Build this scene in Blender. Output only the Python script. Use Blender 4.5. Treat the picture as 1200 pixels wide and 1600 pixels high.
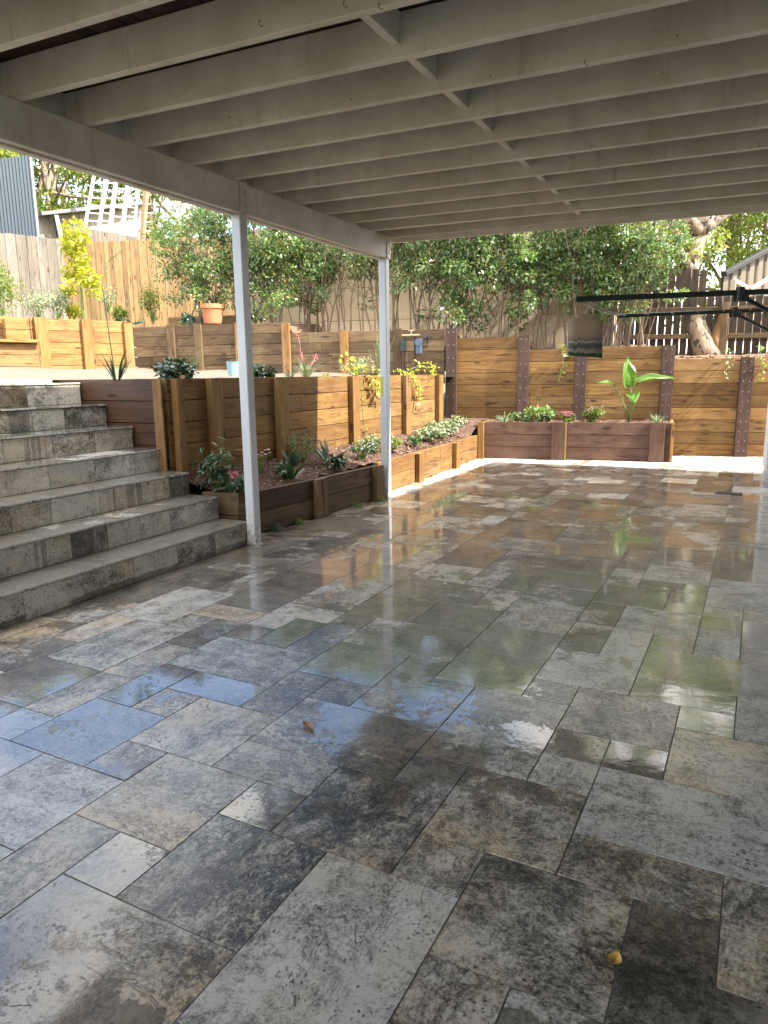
import bpy, math, random
from mathutils import Vector, Matrix

S = bpy.context.scene
COL = S.collection
for o in list(bpy.data.objects): bpy.data.objects.remove(o)

# ------------------------------------------------------------------ camera
HC = 1.35
yaw, pitch, roll, FPX = 0.4701, 0.19194, -0.01221, 1105.43
cf = Vector((-math.sin(yaw)*math.cos(pitch), math.cos(yaw)*math.cos(pitch), -math.sin(pitch)))
cr = Vector((math.cos(yaw), math.sin(yaw), 0)); cu = cr.cross(cf)
CR = cr*math.cos(roll)+cu*math.sin(roll); CU = cu*math.cos(roll)-cr*math.sin(roll)
cam_d = bpy.data.cameras.new('camera'); cam = bpy.data.objects.new('camera', cam_d); COL.objects.link(cam)
cam.matrix_world = Matrix(((CR.x, CU.x, -cf.x, 0), (CR.y, CU.y, -cf.y, 0), (CR.z, CU.z, -cf.z, HC), (0, 0, 0, 1)))
cam_d.sensor_fit = 'HORIZONTAL'; cam_d.sensor_width = 36; cam_d.lens = FPX/1200*36
cam_d.clip_start = 0.05; cam_d.clip_end = 600
S.camera = cam
S.render.resolution_x = 768; S.render.resolution_y = 1024

# ------------------------------------------------------------------ light
SUN = Vector((1.0, 0.075, 1.1)).normalized()
w = bpy.data.worlds.new("World"); S.world = w; w.use_nodes = True
nt = w.node_tree; bg = nt.nodes['Background']
sky = nt.nodes.new('ShaderNodeTexSky'); sky.sky_type = 'NISHITA'; sky.sun_disc = False
sky.sun_elevation = math.asin(SUN.z); sky.sun_rotation = math.atan2(SUN.x, SUN.y)
sky.air_density = 1.0; sky.dust_density = 1.2; sky.ozone_density = 1.2
tcw = nt.nodes.new('ShaderNodeTexCoord'); mpw = nt.nodes.new('ShaderNodeMapping'); mpw.inputs['Scale'].default_value = (1, 1, 2.2); mpw.inputs['Location'].default_value = (.3, .1, .4)
nt.links.new(tcw.outputs['Generated'], mpw.inputs[0]); nzw = nt.nodes.new('ShaderNodeTexNoise'); nzw.inputs['Scale'].default_value = 2.6; nzw.inputs['Detail'].default_value = 7; nzw.inputs['Roughness'].default_value = .55
nt.links.new(mpw.outputs[0], nzw.inputs['Vector']); mrw = nt.nodes.new('ShaderNodeMapRange'); mrw.inputs[1].default_value = .44; mrw.inputs[2].default_value = .58; sxw = nt.nodes.new('ShaderNodeSeparateXYZ'); nt.links.new(tcw.outputs['Generated'], sxw.inputs[0])
bw1 = nt.nodes.new('ShaderNodeMapRange'); nt.links.new(sxw.outputs[0], bw1.inputs[0]); bw1.inputs[1].default_value = -.46; bw1.inputs[2].default_value = -.20; bw1.inputs[3].default_value = -.05; bw1.inputs[4].default_value = .14
aw = nt.nodes.new('ShaderNodeMath'); nt.links.new(nzw.outputs[0], aw.inputs[0]); nt.links.new(bw1.outputs[0], aw.inputs[1]); nt.links.new(aw.outputs[0], mrw.inputs[0])
mxw = nt.nodes.new('ShaderNodeMix'); mxw.data_type = 'RGBA'; nt.links.new(mrw.outputs[0], mxw.inputs[0]); nt.links.new(sky.outputs[0], mxw.inputs[6]); mxw.inputs[7].default_value = (6.6, 6.4, 6.1, 1)
nt.links.new(mxw.outputs[2], bg.inputs[0]); bg.inputs[1].default_value = 0.15
sd = bpy.data.lights.new('sun', 'SUN'); sd.energy = 3.4; sd.angle = math.radians(0.5); sd.color = (1, 0.93, 0.82)
sun = bpy.data.objects.new('sun', sd); COL.objects.link(sun)
sun.rotation_euler = SUN.to_track_quat('Z', 'Y').to_euler()
S.view_settings.view_transform = 'Standard'; S.view_settings.look = 'None'
S.view_settings.exposure = 2.48; S.view_settings.gamma = 1
S.render.engine = 'CYCLES'
S.cycles.max_bounces = 10; S.cycles.diffuse_bounces = 5; S.cycles.glossy_bounces = 5
S.cycles.sample_clamp_indirect = 6

R = random.Random(7)
def px(x, y, d):
    """point that lies d metres in front of the camera plane, seen at photo pixel x, y"""
    return Vector((0, 0, HC)) + d*(cf + CR*((x-600)/FPX) - CU*((y-800)/FPX))

# ------------------------------------------------------------------ nodes
def mat(name):
    m = bpy.data.materials.new(name); m.use_nodes = True
    return m, m.node_tree, m.node_tree.nodes['Principled BSDF']
def N(nt, t, **k):
    n = nt.nodes.new(t)
    for a, b in k.items():
        if a.startswith('i_'): n.inputs[a[2:].replace('_', ' ')].default_value = b
        else: setattr(n, a, b)
    return n
def L(nt, a, b): nt.links.new(a, b)
def ramp(nt, fac, stops):
    r = nt.nodes.new('ShaderNodeValToRGB'); e = r.color_ramp.elements
    while len(e) < len(stops): e.new(0.5)
    for k, (p, c) in enumerate(stops):
        e[k].position = p; e[k].color = (c[0], c[1], c[2], 1) if not isinstance(c, (int, float)) else (c, c, c, 1)
    L(nt, fac, r.inputs[0]); return r.outputs[0]
def mix(nt, fac, a, b, mode='MIX'):
    m = nt.nodes.new('ShaderNodeMix'); m.data_type = 'RGBA'; m.blend_type = mode
    for s, v in ((0, fac), (6, a), (7, b)):
        if isinstance(v, (int, float)): m.inputs[s].default_value = v if s == 0 else (v, v, v, 1)
        elif isinstance(v, tuple): m.inputs[s].default_value = (v[0], v[1], v[2], 1)
        else: L(nt, v, m.inputs[s])
    return m.outputs[2]
def math_(nt, op, a, b=None, c=None, clamp=False):
    m = nt.nodes.new('ShaderNodeMath'); m.operation = op; m.use_clamp = clamp
    for i, v in enumerate((a, b, c)):
        if v is None: continue
        if isinstance(v, (int, float)): m.inputs[i].default_value = v
        else: L(nt, v, m.inputs[i])
    return m.outputs[0]
def mapr(nt, v, a, b, c=0.0, d=1.0):
    m = nt.nodes.new('ShaderNodeMapRange'); L(nt, v, m.inputs[0])
    for i, q in enumerate((a, b, c, d)): m.inputs[i+1].default_value = q
    return m.outputs[0]
def noise(nt, vec, scale, detail=4, rough=0.55, dist=0.0):
    n = N(nt, 'ShaderNodeTexNoise'); n.inputs['Scale'].default_value = scale; n.inputs['Detail'].default_value = detail
    n.inputs['Roughness'].default_value = rough; n.inputs['Distortion'].default_value = dist
    if vec is not None: L(nt, vec, n.inputs['Vector'])
    return n.outputs[0]
def voro(nt, vec, scale, feature='F1', rnd=1.0):
    n = N(nt, 'ShaderNodeTexVoronoi'); n.feature = feature; n.inputs['Scale'].default_value = scale
    n.inputs['Randomness'].default_value = rnd
    L(nt, vec, n.inputs['Vector']); return n.outputs[0]
def bump(nt, h, strength, dist, normal=None):
    b = N(nt, 'ShaderNodeBump'); b.inputs['Strength'].default_value = strength; b.inputs['Distance'].default_value = dist
    L(nt, h, b.inputs['Height'])
    if normal is not None: L(nt, normal, b.inputs['Normal'])
    return b.outputs[0]
def attr(nt, name='tint'):
    a = N(nt, 'ShaderNodeAttribute'); a.attribute_name = name
    s = N(nt, 'ShaderNodeSeparateColor'); L(nt, a.outputs['Color'], s.inputs[0]); return s.outputs
def scalev(nt, vec, s, loc=None):
    m = N(nt, 'ShaderNodeMapping'); L(nt, vec, m.inputs['Vector']); m.inputs['Scale'].default_value = s
    if loc is not None: L(nt, loc, m.inputs['Location'])
    return m.outputs[0]
def comb(nt, a, b, c):
    n = N(nt, 'ShaderNodeCombineXYZ')
    for i, v in enumerate((a, b, c)):
        if isinstance(v, (int, float)): n.inputs[i].default_value = v
        else: L(nt, v, n.inputs[i])
    return n.outputs[0]

# ------------------------------------------------------------------ materials
def wood(name, cols, rough=0.75, grain=1.0, saw=0.0, spec=0.3, alb=0.64, tan=0.0):
    """timber: uv.x runs along the board in metres, tint = (tone, hue, seed)"""
    m, nt, p = mat(name)
    uv = N(nt, 'ShaderNodeTexCoord').outputs['UV']; t = attr(nt)
    sx = N(nt, 'ShaderNodeSeparateXYZ'); L(nt, uv, sx.inputs[0])
    seed = math_(nt, 'MULTIPLY', t[2], 40.0)
    v = comb(nt, sx.outputs[0], sx.outputs[1], seed)
    warp = noise(nt, scalev(nt, v, (1.6, 5, 1)), 1.0, 3)
    vv = comb(nt, sx.outputs[0], math_(nt, 'ADD', sx.outputs[1], math_(nt, 'MULTIPLY', warp, 0.09)), seed)
    g1 = noise(nt, scalev(nt, vv, (1.2, 34, 1)), 1.0, 5, 0.6)
    g2 = noise(nt, scalev(nt, vv, (5, 170, 1)), 1.0, 3, 0.6)
    blot = noise(nt, scalev(nt, v, (2.4, 6, 1)), 1.0, 4, 0.6)
    tone = math_(nt, 'ADD', math_(nt, 'MULTIPLY', g1, 0.6), math_(nt, 'MULTIPLY', g2, 0.4))
    base = ramp(nt, tone, [(0.28, cols[0]), (0.5, cols[1]), (0.72, cols[2])])
    base = mix(nt, mapr(nt, t[1], 0, 1, 0, 0.75), base, mix(nt, 0.55, base, cols[3]))
    if tan: base = mix(nt, mapr(nt, t[2], .55, .75, 0, tan), base, mix(nt, .65, base, (0.40, 0.30, 0.17)))
    base = mix(nt, mapr(nt, blot, 0.48, 0.7, 0, 0.75), base, cols[3])
    stain = mapr(nt, noise(nt, scalev(nt, v, (3.5, 12, 1)), 1.0, 5, .65), .56, .68, 0, .6)
    base = mix(nt, stain, base, tuple(c*.45 for c in cols[3]))
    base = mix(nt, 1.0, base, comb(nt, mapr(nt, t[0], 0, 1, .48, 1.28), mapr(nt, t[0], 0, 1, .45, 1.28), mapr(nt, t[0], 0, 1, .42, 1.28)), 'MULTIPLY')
    # knots and gum veins
    kn = voro(nt, scalev(nt, vv, (2.1, 5.5, 1)), 1.0)
    kmask = mapr(nt, kn, 0.06, 0.17, 1, 0)
    crack = mapr(nt, noise(nt, scalev(nt, vv, (1.9, 26, 1)), 1.0, 2, .5, .6), 0.65, 0.71, 0, 1)
    dark = math_(nt, 'MAXIMUM', math_(nt, 'MULTIPLY', kmask, 0.8), math_(nt, 'MULTIPLY', crack, 0.85))
    base = mix(nt, dark, base, (0.03, 0.014, 0.007))
    base = mix(nt, 1.0, base, (alb, alb*.99, alb*.97), 'MULTIPLY')
    hgt = math_(nt, 'SUBTRACT', tone, math_(nt, 'MULTIPLY', dark, 0.8))
    if saw > 0:
        arc = N(nt, 'ShaderNodeTexWave'); arc.wave_type = 'BANDS'; arc.bands_direction = 'DIAGONAL'
        L(nt, comb(nt, sx.outputs[0], math_(nt, 'MULTIPLY', sx.outputs[1], .55), 0), arc.inputs[0])
        arc.inputs['Scale'].default_value = 26; arc.inputs['Distortion'].default_value = 1.2
        arc.inputs['Detail'].default_value = 3; arc.inputs['Detail Scale'].default_value = .6
        sm = mapr(nt, arc.outputs[1], 0.6, 0.9)
        sm = math_(nt, 'MULTIPLY', sm, mapr(nt, noise(nt, v, 6), .4, .6))
        base = mix(nt, math_(nt, 'MULTIPLY', sm, 0.45*saw), base, (0.5, 0.36, 0.25))
        hgt = math_(nt, 'ADD', hgt, math_(nt, 'MULTIPLY', sm, 1.3*saw))
    L(nt, base, p.inputs['Base Color'])
    p.inputs['Roughness'].default_value = rough; p.inputs['Specular IOR Level'].default_value = spec
    L(nt, bump(nt, hgt, 0.7*grain, 0.006), p.inputs['Normal'])
    return m
M = {}
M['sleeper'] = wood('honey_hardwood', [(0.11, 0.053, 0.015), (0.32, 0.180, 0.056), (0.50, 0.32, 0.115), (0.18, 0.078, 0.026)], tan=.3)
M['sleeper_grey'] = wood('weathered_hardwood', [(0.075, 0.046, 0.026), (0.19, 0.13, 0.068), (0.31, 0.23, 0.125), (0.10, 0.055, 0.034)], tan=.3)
M['sleeper_red'] = wood('red_hardwood', [(0.06, 0.03, 0.02), (0.125, 0.065, 0.044), (0.20, 0.115, 0.08), (0.08, 0.035, 0.026)], saw=0.22, rough=0.6)
M['red_plain'] = wood('smooth_red_hardwood', [(0.04, 0.02, 0.012), (0.10, 0.052, 0.03), (0.17, 0.095, 0.055), (0.055, 0.022, 0.014)], rough=.5)
M['post_red'] = wood('red_hardwood_post', [(0.05, 0.027, 0.022), (0.09, 0.048, 0.038), (0.14, 0.08, 0.064), (0.055, 0.028, 0.024)], saw=0.15, rough=0.6)
M['paling_gold'] = wood('golden_paling', [(0.14, 0.085, 0.034), (0.25, 0.165, 0.072), (0.34, 0.235, 0.11), (0.18, 0.10, 0.042)], alb=.66)
M['paling_grey'] = wood('grey_paling', [(0.11, 0.098, 0.083), (0.20, 0.18, 0.155), (0.29, 0.265, 0.23), (0.15, 0.12, 0.095)], alb=.66)
M['picket'] = wood('dark_picket', [(0.03, 0.021, 0.014), (0.065, 0.046, 0.03), (0.11, 0.08, 0.052), (0.05, 0.034, 0.022)])
M['decking'] = wood('decking_board', [(0.04, 0.02, 0.014), (0.075, 0.04, 0.028), (0.12, 0.07, 0.05), (0.06, 0.03, 0.02)])

def paint(name, col, rough=0.5, dirt=0.25, scale=1.0, splash=0.0):
    m, nt, p = mat(name)
    obj = N(nt, 'ShaderNodeTexCoord').outputs['Object']; t = attr(nt)
    n1 = noise(nt, obj, 3*scale, 5, 0.6); n2 = noise(nt, scalev(nt, obj, (60, 60, 6)), 1.0, 3)
    n3 = noise(nt, scalev(nt, obj, (3, 90, 90)), 1.0, 3)
    c = mix(nt, mapr(nt, n1, .35, .7, 0, dirt), col, tuple(x*0.62*k for x, k in zip(col, (1, .94, .84))))
    c = mix(nt, mapr(nt, n3, .62, .8, 0, .25), c, tuple(x*.7 for x in col))
    drip = mapr(nt, noise(nt, scalev(nt, obj, (11, 11, 1.3)), 1.0, 4, .6), .58, .72, 0, dirt*.6)
    c = mix(nt, drip, c, tuple(x*y for x, y in zip(col, (.55, .47, .36))))
    if splash:
        sz = N(nt, 'ShaderNodeSeparateXYZ'); L(nt, obj, sz.inputs[0])
        c = mix(nt, math_(nt, 'MULTIPLY', mapr(nt, sz.outputs[2], .0, .35, 1, 0), mapr(nt, noise(nt, obj, 30, 4, .7), .42, .62, 0, splash)), c, (.20, .16, .12))
    sp = mapr(nt, voro(nt, obj, 9), 0.03, 0.05, .7, 0)
    c = mix(nt, math_(nt, 'MULTIPLY', sp, mapr(nt, noise(nt, obj, 2), .55, .6)), c, (0.08, 0.05, 0.03))
    L(nt, c, p.inputs['Base Color']); p.inputs['Roughness'].default_value = rough
    L(nt, bump(nt, math_(nt, 'ADD', n3, math_(nt, 'MULTIPLY', n1, .5)), 0.3, 0.003), p.inputs['Normal'])
    return m
M['paint'] = paint('taupe_painted_timber', (0.68, 0.63, 0.55), 0.5, 0.7)
M['post_white'] = paint('pale_grey_steel_paint', (0.56, 0.58, 0.60), 0.35, 0.25, 1.0, .8)
M['house'] = paint('house_render', (0.55, 0.53, 0.50), 0.7)
M['white'] = paint('white_metal', (0.42, 0.42, 0.41), 0.4, 0.15)
M['render'] = paint('cream_rendered_wall', (0.46, 0.375, 0.265), 0.85, 0.4)
M['shed'] = paint('cream_shed_wall', (0.34, 0.29, 0.22), 0.6, 0.2)
M['roof'] = paint('grey_roof_sheet', (0.16, 0.16, 0.155), 0.5, 0.3)
M['blue'] = paint('slate_blue_sheet', (0.03, 0.045, 0.062), 0.45, 0.1)
M['beige'] = paint('beige_weatherboard', (0.13, 0.105, 0.08), 0.6, 0.2)
M['redpole'] = paint('rust_red_paint', (0.42, 0.13, 0.07), 0.6, 0.4)
def plain(name, col, rough=0.5, metal=0.0, spec=0.5, nz=0.0, nscale=20):
    m, nt, p = mat(name)
    p.inputs['Roughness'].default_value = rough; p.inputs['Metallic'].default_value = metal
    p.inputs['Specular IOR Level'].default_value = spec
    o = N(nt, 'ShaderNodeTexCoord').outputs['Object']; n = noise(nt, o, nscale, 4)
    L(nt, mix(nt, n, tuple(c*(1-nz) for c in col), tuple(min(1, c*(1+nz)) for c in col)), p.inputs['Base Color'])
    L(nt, bump(nt, n, .25, .002), p.inputs['Normal'])
    return m
M['green_metal'] = plain('dark_green_metal', (0.008, 0.02, 0.017), 0.35, 0, .5, .2)
M['black'] = plain('black_plastic', (0.012, 0.012, 0.013), 0.4)
M['tap_blue'] = plain('blue_grey_plastic', (0.05, 0.08, 0.13), 0.4, 0, .5, .1)
M['brass'] = plain('dull_brass', (0.45, 0.36, 0.22), 0.35, 0.9)
M['steel'] = plain('galvanised_steel', (0.55, 0.55, 0.55), 0.4, 0.8, .5, .15)
M['cord'] = plain('clothes_cord', (0.5, 0.48, 0.42), 0.7)
M['yellow'] = plain('yellow_sticker', (0.50, 0.46, 0.02), 0.5)
M['terracotta'] = plain('terracotta', (0.42, 0.17, 0.085), 0.8, 0, .3, .25, 12)
M['paleblue'] = plain('pale_blue_plastic', (0.20, 0.32, 0.37), 0.5, 0, .5, .05)
M['darkgap'] = plain('dark_void', (0.01, 0.01, 0.01), 0.9)
M['grate'] = plain('dark_grate', (0.05, 0.045, 0.04), 0.4, 0.6)
M['dryleaf'] = plain('dry_brown_leaf', (0.30, 0.10, 0.025), 0.4, 0, .5, .5, 60)
M['yleaf'] = plain('dry_yellow_leaf', (0.45, 0.27, 0.05), 0.5, 0, .5, .4, 60)
M['petal_pink'] = plain('pink_petals', (0.55, 0.22, 0.27), 0.6, 0, .3, .2)
M['petal_red'] = plain('red_buds', (0.42, 0.10, 0.10), 0.6, 0, .3, .3)
M['petal_white'] = plain('pale_petals', (0.7, 0.55, 0.55), 0.6, 0, .3, .2)
M['glass'] = plain('dark_window_glass', (0.02, 0.025, 0.03), 0.05)

def travertine():
    m, nt, p = mat('wet_travertine')
    tc = N(nt, 'ShaderNodeTexCoord'); uv = tc.outputs['UV']; ob = tc.outputs['Object']; t = attr(nt)
    sx = N(nt, 'ShaderNodeSeparateXYZ'); L(nt, uv, sx.inputs[0])
    v = comb(nt, sx.outputs[0], sx.outputs[1], math_(nt, 'MULTIPLY', t[2], 60.0))
    warp = N(nt, 'ShaderNodeTexNoise'); L(nt, v, warp.inputs['Vector']); warp.inputs['Scale'].default_value = 4; warp.inputs['Detail'].default_value = 3
    vw = N(nt, 'ShaderNodeVectorMath'); vw.operation = 'MULTIPLY_ADD'; L(nt, warp.outputs[1], vw.inputs[0]); vw.inputs[1].default_value = (.09, .09, .05); L(nt, v, vw.inputs[2])
    vw = vw.outputs[0]
    big = noise(nt, scalev(nt, vw, (1.6, 4.6, 1)), 1.0, 5, 0.62)            # veined cloud banding along the slab
    mid = noise(nt, vw, 9, 7, 0.72)
    fine = noise(nt, vw, 48, 6, 0.8)
    grit = noise(nt, vw, 130, 3, .7)
    k = math_(nt, 'ADD', math_(nt, 'ADD', math_(nt, 'MULTIPLY', big, .62), math_(nt, 'MULTIPLY', mid, .85)), math_(nt, 'ADD', math_(nt, 'MULTIPLY', fine, .85), math_(nt, 'MULTIPLY', grit, .65)))
    k = math_(nt, 'SUBTRACT', k, .975)
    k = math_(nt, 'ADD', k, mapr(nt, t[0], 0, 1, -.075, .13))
    lay = N(nt, 'ShaderNodeMath'); lay.operation = 'SINE'; L(nt, math_(nt, 'MULTIPLY', noise(nt, scalev(nt, vw, (1, 2.6, 1)), 1.9, 5, .6), 95.0), lay.inputs[0])
    laym = math_(nt, 'MULTIPLY', mapr(nt, noise(nt, vw, 2.3, 2), .42, .62), mapr(nt, t[1], .25, .6, .1, 1))
    k = math_(nt, 'ADD', k, math_(nt, 'MULTIPLY', math_(nt, 'MULTIPLY', lay.outputs[0], laym), .055))
    so0 = N(nt, 'ShaderNodeSeparateXYZ'); L(nt, ob, so0.inputs[0]); k = math_(nt, 'ADD', k, mapr(nt, so0.outputs[2], .03, .05, 0, .045))
    c = ramp(nt, k, [(0.28, (0.03, 0.03, 0.034)), (0.39, (0.12, 0.118, 0.112)), (0.48, (0.31, 0.295, 0.265)), (0.58, (0.56, 0.54, 0.49)), (0.72, (0.84, 0.81, 0.75))])
    warm = mapr(nt, noise(nt, vw, 3.1, 3), .38, .62, .15, 1)
    c = mix(nt, math_(nt, 'MULTIPLY', warm, mapr(nt, t[1], 0, 1, .1, 1.0)), c, mix(nt, 1.0, c, (1.0, .80, .54), 'MULTIPLY'))
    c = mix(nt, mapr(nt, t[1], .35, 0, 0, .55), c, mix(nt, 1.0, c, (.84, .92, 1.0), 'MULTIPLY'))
    # pits and dark speckle
    pitn = noise(nt, vw, 75, 3, .7)
    reg = mapr(nt, noise(nt, vw, 6.5, 4, .6), .46, .62)
    pits = math_(nt, 'MULTIPLY', mapr(nt, pitn, .565, .62), mapr(nt, reg, 0, 1, .12, 1))
    pv = math_(nt, 'MULTIPLY', mapr(nt, voro(nt, scalev(nt, vw, (1, 1.5, 1)), 26), .10, .17, 1, 0), mapr(nt, noise(nt, vw, 5), .53, .60))
    scr = mapr(nt, math_(nt, 'ABSOLUTE', math_(nt, 'SUBTRACT', noise(nt, scalev(nt, vw, (3, 13, 1)), 1.0, 3, .6, .5), .5)), .0, .014, 1, 0)
    scr = math_(nt, 'MULTIPLY', scr, mapr(nt, noise(nt, vw, 4.2, 3), .55, .60))
    pv = math_(nt, 'MAXIMUM', pv, math_(nt, 'MULTIPLY', scr, .8))
    pits = math_(nt, 'MAXIMUM', pits, pv)
    c = mix(nt, math_(nt, 'MULTIPLY', pits, .85), c, (0.022, 0.022, 0.025))
    # a fine web of pale calcite lines
    web = mapr(nt, math_(nt, 'ABSOLUTE', math_(nt, 'SUBTRACT', noise(nt, vw, 14, 6, .7), .5)), 0.0, .018, 1, 0)
    c = mix(nt, math_(nt, 'MULTIPLY', math_(nt, 'MULTIPLY', web, reg), .4), c, (0.5, 0.49, 0.45))
    # water film: broad pools in world space, broken by each slab's own tilt and stone texture
    so = N(nt, 'ShaderNodeSeparateXYZ'); L(nt, ob, so.inputs[0])
    pool = noise(nt, scalev(nt, ob, (1, 1, 0)), 1.15, 3, .55)
    pool2 = noise(nt, scalev(nt, ob, (1, 1, 0)), 5.5, 5, .65)
    pool3 = noise(nt, scalev(nt, ob, (1, 1, 0)), 24, 5, .7)
    wv = math_(nt, 'ADD', math_(nt, 'ADD', math_(nt, 'MULTIPLY', pool, .55), math_(nt, 'MULTIPLY', pool2, .30)), math_(nt, 'MULTIPLY', pool3, .15))
    wv = math_(nt, 'ADD', wv, mapr(nt, t[2], 0, 1, -.10, .10))
    wv = math_(nt, 'ADD', wv, mapr(nt, so.outputs[1], 1.4, 4.0, -.01, .062))
    wv = math_(nt, 'SUBTRACT', wv, math_(nt, 'MULTIPLY', pits, .06))
    dry = mapr(nt, so.outputs[1], 10.45, 10.85, 0, 1)  # dry mask follows the sunlit strips, painting the paving paler where sun falls
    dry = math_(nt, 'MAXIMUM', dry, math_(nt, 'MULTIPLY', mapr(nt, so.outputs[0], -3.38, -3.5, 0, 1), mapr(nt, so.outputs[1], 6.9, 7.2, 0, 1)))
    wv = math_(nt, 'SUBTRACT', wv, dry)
    gn = N(nt, 'ShaderNodeNewGeometry'); sn = N(nt, 'ShaderNodeSeparateXYZ'); L(nt, gn.outputs['Normal'], sn.inputs[0]); stepm = mapr(nt, so.outputs[2], 0.03, 0.05, 0, 1)
    wv = math_(nt, 'ADD', wv, math_(nt, 'MULTIPLY', stepm, mapr(nt, sn.outputs[2], .3, .6, -.14, .035)))     # steps hold less water
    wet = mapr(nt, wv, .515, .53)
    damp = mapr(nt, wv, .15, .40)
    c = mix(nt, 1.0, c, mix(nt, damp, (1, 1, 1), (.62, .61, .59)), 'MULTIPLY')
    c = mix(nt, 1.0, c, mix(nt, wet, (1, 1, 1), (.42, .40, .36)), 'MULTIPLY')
    L(nt, c, p.inputs['Base Color'])
    rgh = math_(nt, 'SUBTRACT', .58, math_(nt, 'MULTIPLY', damp, .24))
    L(nt, rgh, p.inputs['Roughness'])
    p.inputs['Specular IOR Level'].default_value = .45
    L(nt, math_(nt, 'MAXIMUM', wet, math_(nt, 'MULTIPLY', damp, .38)), p.inputs['Coat Weight'])
    L(nt, mapr(nt, wet, 0, 1, .20, .008), p.inputs['Coat Roughness']); p.inputs['Coat IOR'].default_value = 1.5
    hb = math_(nt, 'SUBTRACT', math_(nt, 'ADD', math_(nt, 'MULTIPLY', mid, .5), math_(nt, 'MULTIPLY', fine, .35)), math_(nt, 'MULTIPLY', pits, .7))
    L(nt, bump(nt, hb, .6, .004), p.inputs['Normal'])
    rip = math_(nt, 'ADD', noise(nt, ob, 26, 2), math_(nt, 'MULTIPLY', noise(nt, ob, 7, 2), 1.8))
    rip = math_(nt, 'ADD', rip, math_(nt, 'MULTIPLY', math_(nt, 'MULTIPLY', fine, mapr(nt, wet, 0, 1, 1, .25)), 1.2))
    L(nt, bump(nt, rip, .10, .0025), p.inputs['Coat Normal'])
    return m
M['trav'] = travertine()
M['grout'] = plain('grey_grout', (0.13, 0.13, 0.13), 0.6, 0, .4, .3)

def soil(name, a, b, chips, scale=1.0, h=0.02):
    m, nt, p = mat(name)
    ob = N(nt, 'ShaderNodeTexCoord').outputs['Object']
    n = noise(nt, ob, 9*scale, 6, .7)
    v1 = N(nt, 'ShaderNodeTexVoronoi'); L(nt, scalev(nt, ob, (1, 1.7, 1)), v1.inputs['Vector']); v1.inputs['Scale'].default_value = 45*scale
    sc = N(nt, 'ShaderNodeSeparateColor'); L(nt, v1.outputs['Color'], sc.inputs[0])
    c = mix(nt, mapr(nt, n, .35, .65), a, b)
    c = mix(nt, mapr(nt, sc.outputs[0], .6, .95, 0, .9), c, chips)
    c = mix(nt, mapr(nt, v1.outputs[0], .35, .75, 0, .6), c, tuple(x*.25 for x in a))
    L(nt, c, p.inputs['Base Color']); p.inputs['Roughness'].default_value = .9
    hh = math_(nt, 'ADD', math_(nt, 'MULTIPLY', math_(nt, 'SUBTRACT', 1.0, v1.outputs[0]), sc.outputs[1]), n)
    L(nt, bump(nt, hh, 1.0, h), p.inputs['Normal'])
    return m
M['mulch'] = soil('bark_mulch', (0.075, 0.034, 0.022), (0.135, 0.065, 0.042), (0.26, 0.17, 0.125), 1.0, .03)
M['gravel'] = soil('sandy_gravel', (0.14, 0.10, 0.072), (0.19, 0.145, 0.105), (0.28, 0.22, 0.17), 1.6, .012)
M['dirt'] = soil('red_soil', (0.15, 0.08, 0.045), (0.22, 0.13, 0.08), (0.32, 0.22, 0.14), .8, .03)
M['lawn'] = soil('grassy_ground', (0.05, 0.08, 0.02), (0.10, 0.12, 0.04), (0.16, 0.14, 0.07), .6, .03)

def leafmat(name, dark, light, rough=.35, trans=.25, spec=.5):
    m, nt, p = mat(name); t = attr(nt)
    c = mix(nt, t[0], dark, light)
    geo = N(nt, 'ShaderNodeTexCoord').outputs['UV']
    sx = N(nt, 'ShaderNodeSeparateXYZ'); L(nt, geo, sx.inputs[0])
    rib = mapr(nt, math_(nt, 'ABSOLUTE', math_(nt, 'SUBTRACT', sx.outputs[1], .5)), .0, .07, .35, 0)
    c = mix(nt, rib, c, tuple(min(1, x*1.6+.02) for x in light))
    c = mix(nt, mapr(nt, t[1], .93, .97, 0, .8), c, (0.30, 0.16, 0.05))
    L(nt, c, p.inputs['Base Color']); p.inputs['Roughness'].default_value = rough; p.inputs['Specular IOR Level'].default_value = spec
    tr = N(nt, 'ShaderNodeBsdfTranslucent'); L(nt, mix(nt, 1.0, c, (1.5, 1.5, .6), 'MULTIPLY'), tr.inputs[0])
    mx = N(nt, 'ShaderNodeMixShader'); mx.inputs[0].default_value = trans
    L(nt, p.outputs[0], mx.inputs[1]); L(nt, tr.outputs[0], mx.inputs[2])
    L(nt, mx.outputs[0], nt.nodes['Material Output'].inputs[0])
    return m
M['leaf_hedge'] = leafmat('hedge_leaf', (0.024, 0.066, 0.042), (0.19, 0.28, 0.09), .25, .33, .8)
M['leaf_light'] = leafmat('light_leaf', (0.06, 0.10, 0.02), (0.20, 0.26, 0.05), .4, .4)
M['leaf_yellow'] = leafmat('yellow_green_leaf', (0.17, 0.22, 0.02), (0.40, 0.40, 0.03), .4, .45)
M['leaf_dark'] = leafmat('dark_shrub_leaf', (0.012, 0.035, 0.02), (0.05, 0.10, 0.045), .3, .15, .6)
M['leaf_grey'] = leafmat('grey_green_leaf', (0.10, 0.14, 0.085), (0.28, 0.34, 0.22), .6, .2, .2)
M['leaf_strap'] = leafmat('strap_leaf', (0.02, 0.055, 0.018), (0.06, 0.13, 0.04), .3, .2, .6)
M['leaf_big'] = leafmat('glossy_big_leaf', (0.05, 0.13, 0.010), (0.12, 0.235, 0.02), .3, .35, .6)
M['leaf_blue'] = leafmat('blue_green_strap', (0.02, 0.05, 0.035), (0.07, 0.14, 0.11), .35, .15, .6)
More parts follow.
